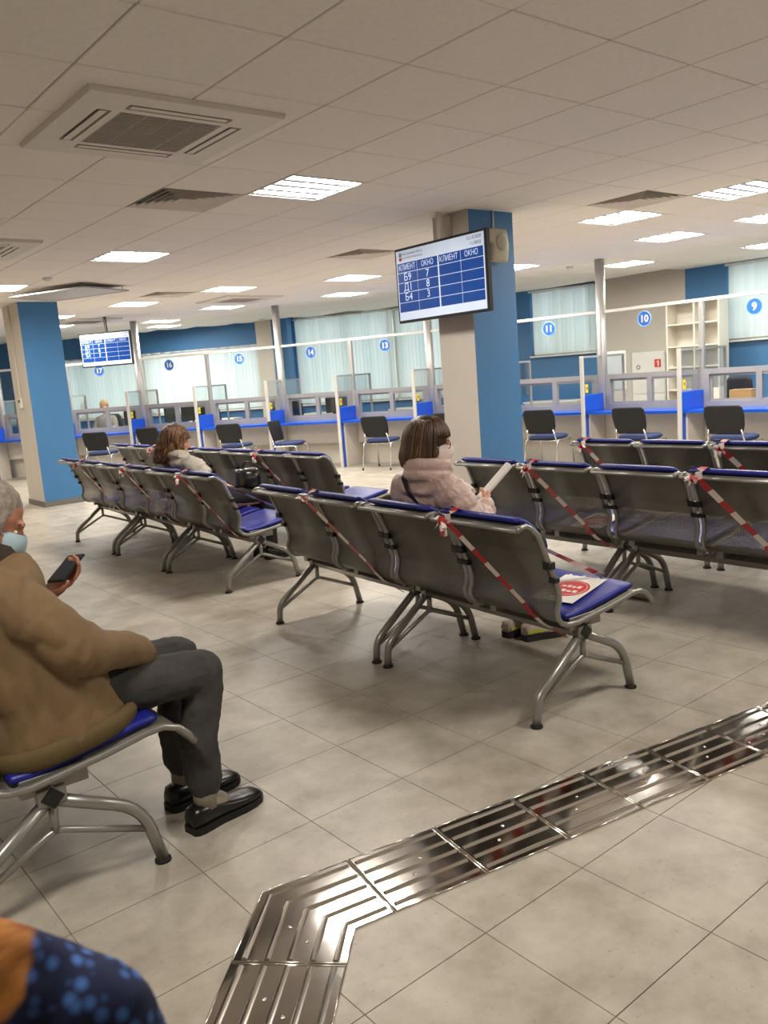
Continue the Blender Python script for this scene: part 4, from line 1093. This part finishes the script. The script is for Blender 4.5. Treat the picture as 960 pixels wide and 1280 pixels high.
def mask(H, parent, base, m):
    b = MB(); rings = []
    for z, dx, w in ((-.115, .068, .035), (-.105, .085, .052), (-.08, .106, .062), (-.045, .122, .064), (-.02, .118, .060), (-.005, .108, .050)):
        rings.append((z, dx, w))
    vs = []; fs = []; n = 10
    for off in (0, .003):
        for z, dx, w in rings:
            for i in range(n + 1):
                a = -PI / 2 + PI * i / n; vs.append(H.p(dx - (.075) * (1 - math.cos(a)) + off, (w + off) * math.sin(a), z) - base)
    W = n + 1; K = len(rings)
    for o in range(2):
        for j in range(K - 1):
            for i in range(n):
                a = o * K * W + j * W + i; q = (a, a + 1, a + W + 1, a + W); fs.append(q if o else q[::-1])
    b.add(vs, fs, 0, True); mk = b.build('face_mask', m, parent)
    for e in (-1, 1):
        b = MB(); b.tube([H.p(.045, e * .060, -.02) - base, H.p(.0, e * .083, .018) - base, H.p(-.03, e * .090, .0) - base], .0018, 5); b.tube([H.p(.03, e * .056, -.10) - base, H.p(-.02, e * .085, -.05) - base], .0018, 5); b.build('ear_loop', WHITE, mk)
mask(H1, man, base, MASKB)
# phone in his left hand
ph = thing('mobile_phone', 'black mobile phone held by the person in the tan jacket', 'phone', (.872, 2.795, .893))
PM = frame3((-.42, -.16, .9)); ph.rotation_mode = 'QUATERNION'; ph.rotation_quaternion = (PM @ Matrix.Rotation(math.radians(12), 3, 'X')).to_quaternion()
MB().cbox(-.004, .004, -.035, .035, -.07, .07, .003).build('case', BLACK, ph); MB().box(.0041, .0046, -.032, .032, -.064, .064).build('display', mat('phone_glass', (40, 48, 60), .1), ph)

# ---- person in the pink quilted jacket
PINK = mat('pink_quilted_nylon', (198, 172, 163), .45, var=.06, scale=12, bump=.15, bscale=50)
BROWNH = mat('brown_hair', (64, 43, 24), .45, var=.45, scale=60, stretch=(1, 1, .06))
BROWNH2 = mat('light_brown_hair', (98, 70, 42), .45, var=.45, scale=60, stretch=(1, 1, .1))
JEANB = mat('dark_blue_denim', (40, 46, 66), .9, var=.2, scale=14)
base = V((2.66, 2.82, 0))
H2 = Head((2.555, 2.835, 1.118), math.radians(-40), math.radians(-8), .98)
b = MB(); H2.add(b, (2.51, 2.835, .985))
chain(b, [((2.545, 2.835, .955), .06), ((2.625, 2.835, .78), .085), ((2.68, 2.835, .58), .095)])
chain(b, [((2.54, 2.70, .905), .04), ((2.60, 2.615, .72), .038), ((2.775, 2.71, .785), .026)])
chain(b, [((2.54, 2.97, .905), .04), ((2.62, 3.05, .72), .038), ((2.775, 2.86, .765), .026)])
hand(b, (2.775, 2.715, .785), (.75, .35, .30), (.2, .75, .3), (-.1, .1, 1), .62, .92)
hand(b, (2.775, 2.86, .765), (.75, -.45, .30), (.2, -.75, .3), (-.1, -.1, 1), .62, .92)
for s, kn, an in ((-1, (3.20, 2.775, .51), (3.195, 2.80, .09)), (1, (3.20, 2.915, .51), (3.19, 2.93, .09))):
    chain(b, [((2.62, 2.835 + s * .085, .54), .08), (kn, .05), (an, .036), ((an[0] + .04, an[1], .05), .03)])
w1 = blob(b, 'person', SKIN, None, base, .0065, 3)
tag(w1, 'seated person in a pink quilted jacket with a brown bob, glasses and mask', 'person')
H2.eyes(w1, base)
b = MB(); R = []
zs = [.50 + .0105 * i for i in range(46)]
for z in zs:
    t = (z - .50) / .4725; cx = 2.712 - .165 * t; a = .132 - .004 * t; w = .205 - .01 * t
    if z > .90: k = (z - .90) / .075; a *= 1 - .35 * k; w *= 1 - .42 * k
    bul = abs(math.sin(PI * (z - .50) / .062)) ** .55 * .030 - .018
    R.append(((cx, 2.835, z), (a + bul, 0, 0), (0, w + bul, 0)))
b.loft(R, 32, power=.9)
def quilt(b, pts, step=.062):
    P = [V(p[0]) for p in pts]; rad = [p[1] for p in pts]; d = 0; prev = None
    for i in range(len(P) - 1):
        n = max(2, int((P[i + 1] - P[i]).length / .01))
        for k in range(n):
            t0, t1 = k / n, (k + 1) / n; a, c = P[i].lerp(P[i + 1], t0), P[i].lerp(P[i + 1], t1); r = rad[i] + (rad[i + 1] - rad[i]) * t0
            bul = abs(math.sin(PI * d / step)) ** .55 * .024 - .014; d += (c - a).length
            cap(b, a, r + bul, c, r + bul, 14)
quilt(b, [((2.515, 2.695, .915), .075), ((2.56, 2.645, .82), .076), ((2.605, 2.615, .725), .07), ((2.65, 2.64, .73), .066), ((2.765, 2.705, .782), .046)])
quilt(b, [((2.515, 2.975, .915), .075), ((2.62, 3.05, .725), .07), ((2.66, 3.02, .735), .064), ((2.765, 2.87, .765), .046)])
pj = blob(b, 'jacket', PINK, w1, base, .006, 1, wrinkle=.010, wscale=24)
b = MB(); R = []
for z, k in ((.945, 1.05), (.96, 1.16), (.98, 1.18), (.992, 1.10), (1.005, 1.17), (1.03, 1.19), (1.048, 1.10)): R.append(((2.527 + (z - .945) * .1, 2.835, z), (.098 * k, 0, -.012), (0, .096 * k, 0)))
b.loft(R, 28)
ell(b, (2.625, 2.80, .985), (.035, .03, .035))
blob(b, 'collar', PINK, pj, base, .006, 2, wrinkle=.005, wscale=25)
b = MB(); ribbon(b, [V(p) - base for p in ((2.50, 2.92, 1.0), (2.425, 2.88, .965), (2.402, 2.83, .90), (2.425, 2.75, .82), (2.48, 2.66, .72), (2.58, 2.60, .62))], .028, 9, wvec=V((0, 1, .6)))
b.m = [0] * len(b.m); b.build('bag_strap', BLACK, pj)
b = MB(); ell(b, (2.70, 2.835, .535), (.13, .18, .09))
for s, kn, an in ((-1, (3.205, 2.775, .515), (3.20, 2.80, .12)), (1, (3.205, 2.915, .515), (3.195, 2.93, .12))):
    chain(b, [((2.70, 2.835 + s * .085, .555), .085), (kn, .060), (an, .048)])
blob(b, 'trousers', JEANB, w1, base, .01, 2, wrinkle=.006, wscale=14)
TRAIN = mat('pale_trainer', (196, 182, 170), .7, var=.12, scale=30)
for hl, te in (((3.125, 2.825, 0), (3.355, 2.735, 0)), ((3.105, 2.935, 0), (3.345, 2.92, 0))):
    s_ = shoe('shoe', hl, te, TRAIN, mat('trainer_sole', (40, 38, 38), .7), w1, base, .042, .068, .026)
    d = (V(te) - V(hl)).normalized(); q = V(hl) + d * .05 - base; b = MB(); b.box(-.04, .06, -.041, .041, .045, .06, M=Matrix.Translation(q) @ frame3(d).to_4x4()); b.build('stripe', mat('lime_trim', (196, 196, 70), .6), s_)
mask(H2, w1, base, mat('pink_white_mask', (232, 214, 208), .8, var=.03))
g = MB()
for e in (-1, 1):
    g.tube([H2.p(.100 - .012 * (1 - math.cos(q * PI / 8)), e * (.036 + .026 * math.cos(q * PI / 8)), -.002 + .019 * math.sin(q * PI / 8)) - base for q in range(16)], .002, 5, closed=True)
    g.tube([H2.p(.088, e * .063, .004) - base, H2.p(.0, e * .082, .008) - base], .002, 5)
g.tube([H2.p(.102, -.010, .0) - base, H2.p(.102, .010, .0) - base], .002, 5)
g.build('glasses', BLACK, w1)
def hair_strands(H, parent, base, mats, zend, r0, n=520, curl=0.0, face=62, rad=.005, name='hair', fr=None):
    b = MB(); rnd = random.Random(3)
    for q in range(n):
        layer = rnd.random(); a = -PI + 2 * PI * ((q * .61803) % 1.0); deg = abs(math.degrees(a))
        fringe = deg < face
        end = (fr if fringe else zend + rnd.uniform(-.012, .02))
        top = V((-.005 + rnd.uniform(-.03, .03), rnd.uniform(-.012, .012), .128 - .004 * layer)); pts = []; k = 9
        flare = 1.0 + (.10 if not fringe else 0)
        ph = rnd.uniform(0, 6.3)
        for i in range(k + 1):
            t = i / k; ang = t * PI / 2
            rr = r0 * (1 - .12 * layer)
            z = .125 + (end - .125) * t
            # ellipsoidal shell on top, straight fall below
            e = min(1.0, math.sqrt(max(0, 1 - max(0, (z - .0) / .132) ** 2)))
            if z < -.02: e *= 1 + (flare - 1) * min(1, (-.02 - z) / .06) - (.10 * max(0, (-.07 - z) / .05) if curl == 0 else 0)
            x = -.012 + (rr * 1.14) * e * math.cos(a); y = rr * e * math.sin(a)
            if i == 0: x, y = top.x, top.y
            w = curl * t
            pts.append(H.p(x + w * math.sin(ph + t * 15), y + w * math.cos(ph * 1.7 + t * 13), z + w * .5 * math.sin(ph + t * 9)) - base)
        b.tube(pts, [rad * .7] + [rad * 1.2] * (k - 2) + [rad, rad * .4], 5, m=q % 2)
    return b.build(name, mats, parent)
b = MB(); ell(b, H2.p(-.014, 0, .034), (.106, .088, .096), H2.M); ell(b, H2.p(-.05, 0, -.02), (.075, .085, .10), H2.M)
for e in (-1, 1): ell(b, H2.p(-.035, e * .07, -.03), (.045, .022, .08), H2.M)
hr = blob(b, 'hair', BROWNH, w1, base, .007, 2)
hair_strands(H2, hr, base, [BROWNH, BROWNH2], -.115, .101, 620, 0, 68, .0052, 'hair_strands', .035)['kind'] = 'stuff'
w1.location = base + V((.075, .075, 0))
rp = thing('rolled_paper', 'rolled white paper held by the person in the pink jacket', 'paper', (2.875, 2.85, .81))
b = MB(); d = V((3.015, 2.765, .955)) - V((2.80, 2.775, .81)); u = d.normalized().cross(V((0, 0, 1))).normalized(); w_ = d.normalized().cross(u); vs = []; fs = []; n = 30
for t in (-.12, 1.0):
    for k in range(n + 1):
        a = k * 2.4 * 2 * PI / n; r = .021 - .006 * k / n; vs.append(d * t + u * r * math.cos(a) + w_ * r * math.sin(a))
for k in range(n): fs.append((k, k + 1, n + 2 + k, n + 1 + k))
b.add(vs, fs, 0, True); b.build('sheet', PAPER, rp)

# ---- person in the grey jacket with curly hair
GREYJ = mat('grey_quilted_nylon', (172, 163, 152), .55, var=.06, scale=12, bump=.15, bscale=50)
CURL1 = mat('auburn_hair', (80, 54, 33), .5, var=.4, scale=40); CURL2 = mat('auburn_highlight', (124, 88, 56), .5, var=.4, scale=40)
base = V((2.95, 6.02, 0))
H3 = Head((2.835, 6.16, 1.055), math.radians(-20), math.radians(-14), .98)
b = MB(); H3.add(b, (2.80, 6.08, .93))
chain(b, [((2.825, 6.06, .90), .06), ((2.895, 6.02, .74), .085), ((2.96, 6.02, .58), .095)])
chain(b, [((2.82, 5.88, .86), .045), ((2.92, 5.80, .68), .038), ((3.08, 5.92, .66), .026)])
chain(b, [((2.80, 6.20, .87), .045), ((2.93, 6.24, .68), .038), ((3.08, 6.08, .66), .026)])
hand(b, (3.08, 5.92, .66), (.8, .4, 0), (0, .3, -1), (.2, 1, 0), .5, .92); hand(b, (3.08, 6.08, .66), (.8, -.4, 0), (0, -.3, -1), (.2, -1, 0), .5, .92)
for s in (-1, 1):
    chain(b, [((2.92, 6.02 + s * .085, .54), .08), ((3.475, 6.02 + s * .09, .53), .05), ((3.465, 6.0 + s * .09, .09), .036), ((3.50, 6.0 + s * .09, .05), .03)])
w2 = blob(b, 'person', SKIN, None, base, .008, 3)
tag(w2, 'seated person in a grey quilted jacket with curly auburn hair', 'person'); H3.eyes(w2, base)
b = MB(); R = []
for i in range(42):
    z = .50 + .0105 * i; t = i / 41; cx = 2.995 - .17 * t; cy = 6.02 + .04 * t; a = .136 - .008 * t; w = .21 - .01 * t
    if z > .85: k = (z - .85) / .08; a *= 1 - .35 * k; w *= 1 - .42 * k
    bul = abs(math.sin(PI * (z - .50) / .07)) ** .55 * .032 - .018; R.append(((cx, cy, z), (a + bul, 0, 0), (0, w + bul, 0)))
b.loft(R, 32, power=.9)
quilt(b, [((2.80, 5.90, .87), .075), ((2.92, 5.81, .69), .07), ((2.97, 5.84, .68), .066), ((3.06, 5.91, .665), .05)], .08)
quilt(b, [((2.79, 6.19, .88), .075), ((2.93, 6.24, .69), .07), ((2.97, 6.2, .685), .066), ((3.06, 6.09, .665), .05)], .08)
ell(b, (2.80, 6.07, .945), (.085, .085, .04))
blob(b, 'jacket', GREYJ, w2, base, .008, 1, wrinkle=.012, wscale=20)
b = MB(); ell(b, (2.95, 6.02, .535), (.14, .18, .09))
for s in (-1, 1): chain(b, [((2.98, 6.02 + s * .085, .565), .085), ((3.475, 6.02 + s * .09, .545), .066), ((3.468, 6.0 + s * .09, .12), .052)])
blob(b, 'trousers', mat('black_trousers', (26, 25, 27), .85, var=.1), w2, base, .011, 2)
for s in (-1, 1): shoe('shoe', (3.40, 6.0 + s * .09, 0), (3.64, 5.99 + s * .10, 0), LEATHER, RUBBER, w2, base, .042, .08, .02)
b = MB(); ell(b, H3.p(-.02, 0, .03), (.108, .094, .10), H3.M); ell(b, H3.p(-.06, 0, -.06), (.075, .095, .13), H3.M)
hr = blob(b, 'hair', CURL1, w2, base, .009, 2, wrinkle=.02, wscale=22)
hair_strands(H3, hr, base, [CURL1, CURL2], -.20, .104, 420, .016, 52, .0065, 'hair_strands', .03)['kind'] = 'stuff'
w2.location = base + V((.075, .04, 0))
bag = thing('handbag', 'black handbag with a long strap on the lap of the curly-haired person', 'bag', (3.42, 6.03, .617))
MB().loft([((0, 0, z), (.085, 0, 0), (0, w, 0)) for z, w in ((0, .10), (.02, .12), (.12, .11), (.15, .07))], 16, power=.6).build('body', LEATHER, bag)
MB().tube(smoothpath([(0, -.10, .12), (.05, -.18, .16), (.0, .0, .22), (0, .09, .12)], .05), .006, 6).build('strap', BLACK, bag)

# ---- clerk behind counter 17
CF = counter_frame(17); cb_ = CF @ V((.90, .52, 0)); crot = Matrix.Rotation(crz(17) + PI, 3, 'Z')
def cw(x, y, z): return V((cb_.x, cb_.y, 0)) + crot @ V((x, y, z))
base = V((cb_.x, cb_.y, 0))
H4 = Head(cw(.0, 0, 1.22), crz(17) + PI + .6, -.35)
b = MB(); H4.add(b, cw(-.03, 0, 1.07)); chain(b, [(cw(-.03, 0, 1.05), .07), (cw(-.02, 0, .84), .11), (cw(0, 0, .6), .13)])
for s in (-1, 1):
    chain(b, [(cw(-.02, s * .14, .99), .05), (cw(.06, s * .22, .78), .042), (cw(.24, s * .12, .78), .03)]); hand(b, cw(.24, s * .12, .78), crot @ V((1, -s * .3, -.05)), V((0, 0, -1)), crot @ V((0, -s, 0)), .3)
    chain(b, [(cw(.02, s * .09, .55), .085), (cw(.42, s * .1, .53), .06), (cw(.40, s * .1, .09), .045), (cw(.52, s * .1, .05), .035)])
ck = blob(b, 'person', SKIN, None, base, .010, 3); tag(ck, 'clerk in grey seen through the glass of counter 17', 'person'); H4.eyes(ck, base)
b = MB(); R = []
for z, a, w in ((.52, .15, .20), (.7, .14, .2), (.9, .135, .2), (1.0, .12, .17), (1.07, .07, .08)): R.append((cw(-.01, 0, z), crot @ V((a, 0, 0)), crot @ V((0, w, 0))))
b.loft(R, 24)
for s in (-1, 1): chain(b, [(cw(-.02, s * .16, .98), .065), (cw(.06, s * .23, .78), .058), (cw(.22, s * .13, .785), .045)])
blob(b, 'jumper', mat('grey_jumper', (120, 118, 116), .9, var=.08), ck, base, .012, 3, wrinkle=.008)
b = MB()
for s in (-1, 1): chain(b, [(cw(.02, s * .09, .55), .10), (cw(.42, s * .1, .53), .075), (cw(.40, s * .1, .1), .06)])
blob(b, 'trousers', mat('black_trousers', (26, 25, 27), .85), ck, base, .013, 2)
b = MB(); ell(b, H4.p(-.02, 0, .04), (.104, .088, .094), H4.M); ell(b, H4.p(-.05, 0, -.01), (.07, .082, .08), H4.M)
blob(b, 'hair', mat('fair_hair', (150, 122, 88), .7, var=.3, scale=60), ck, base, .008, 2, wrinkle=.006, wscale=30)

# ------------------------------------------------------------------ printed cloth bag close to the camera
bgp = thing('cloth_bag', 'blue and orange printed cloth bag held close in front', 'bag', (.065, .391, 1.104))
b = MB(); A = V((.51, .86, 0)).normalized(); S = V((.86, -.51, 0)).normalized()
R = []
for z, re, d_ in ((-.24, .06, .04), (-.20, .08, .055), (-.08, .085, .055), (.03, .078, .045), (.07, .066, .035), (.082, .054, .03), (.094, .036, .024), (.106, .020, .02), (.118, .002, .015), (.130, -.018, .011), (.14, -.045, .008)):
    R.append((S * (re - .22) / 2 + V((0, 0, z)), S * (re + .22) / 2, A * d_))
b.loft(R, 28, power=.8)
bo = blob(b, 'body', PATTERN, bgp, (0, 0, 0), .005, 2, wrinkle=.004, wscale=22)
MB().tube(smoothpath([S * -.19 + V((0, 0, .10)), S * -.22 + V((0, 0, .20)), S * -.30 + V((0, 0, .24))], .04), .007, 8).build('strap', mat('brown_strap', (92, 58, 30), .8), bgp)
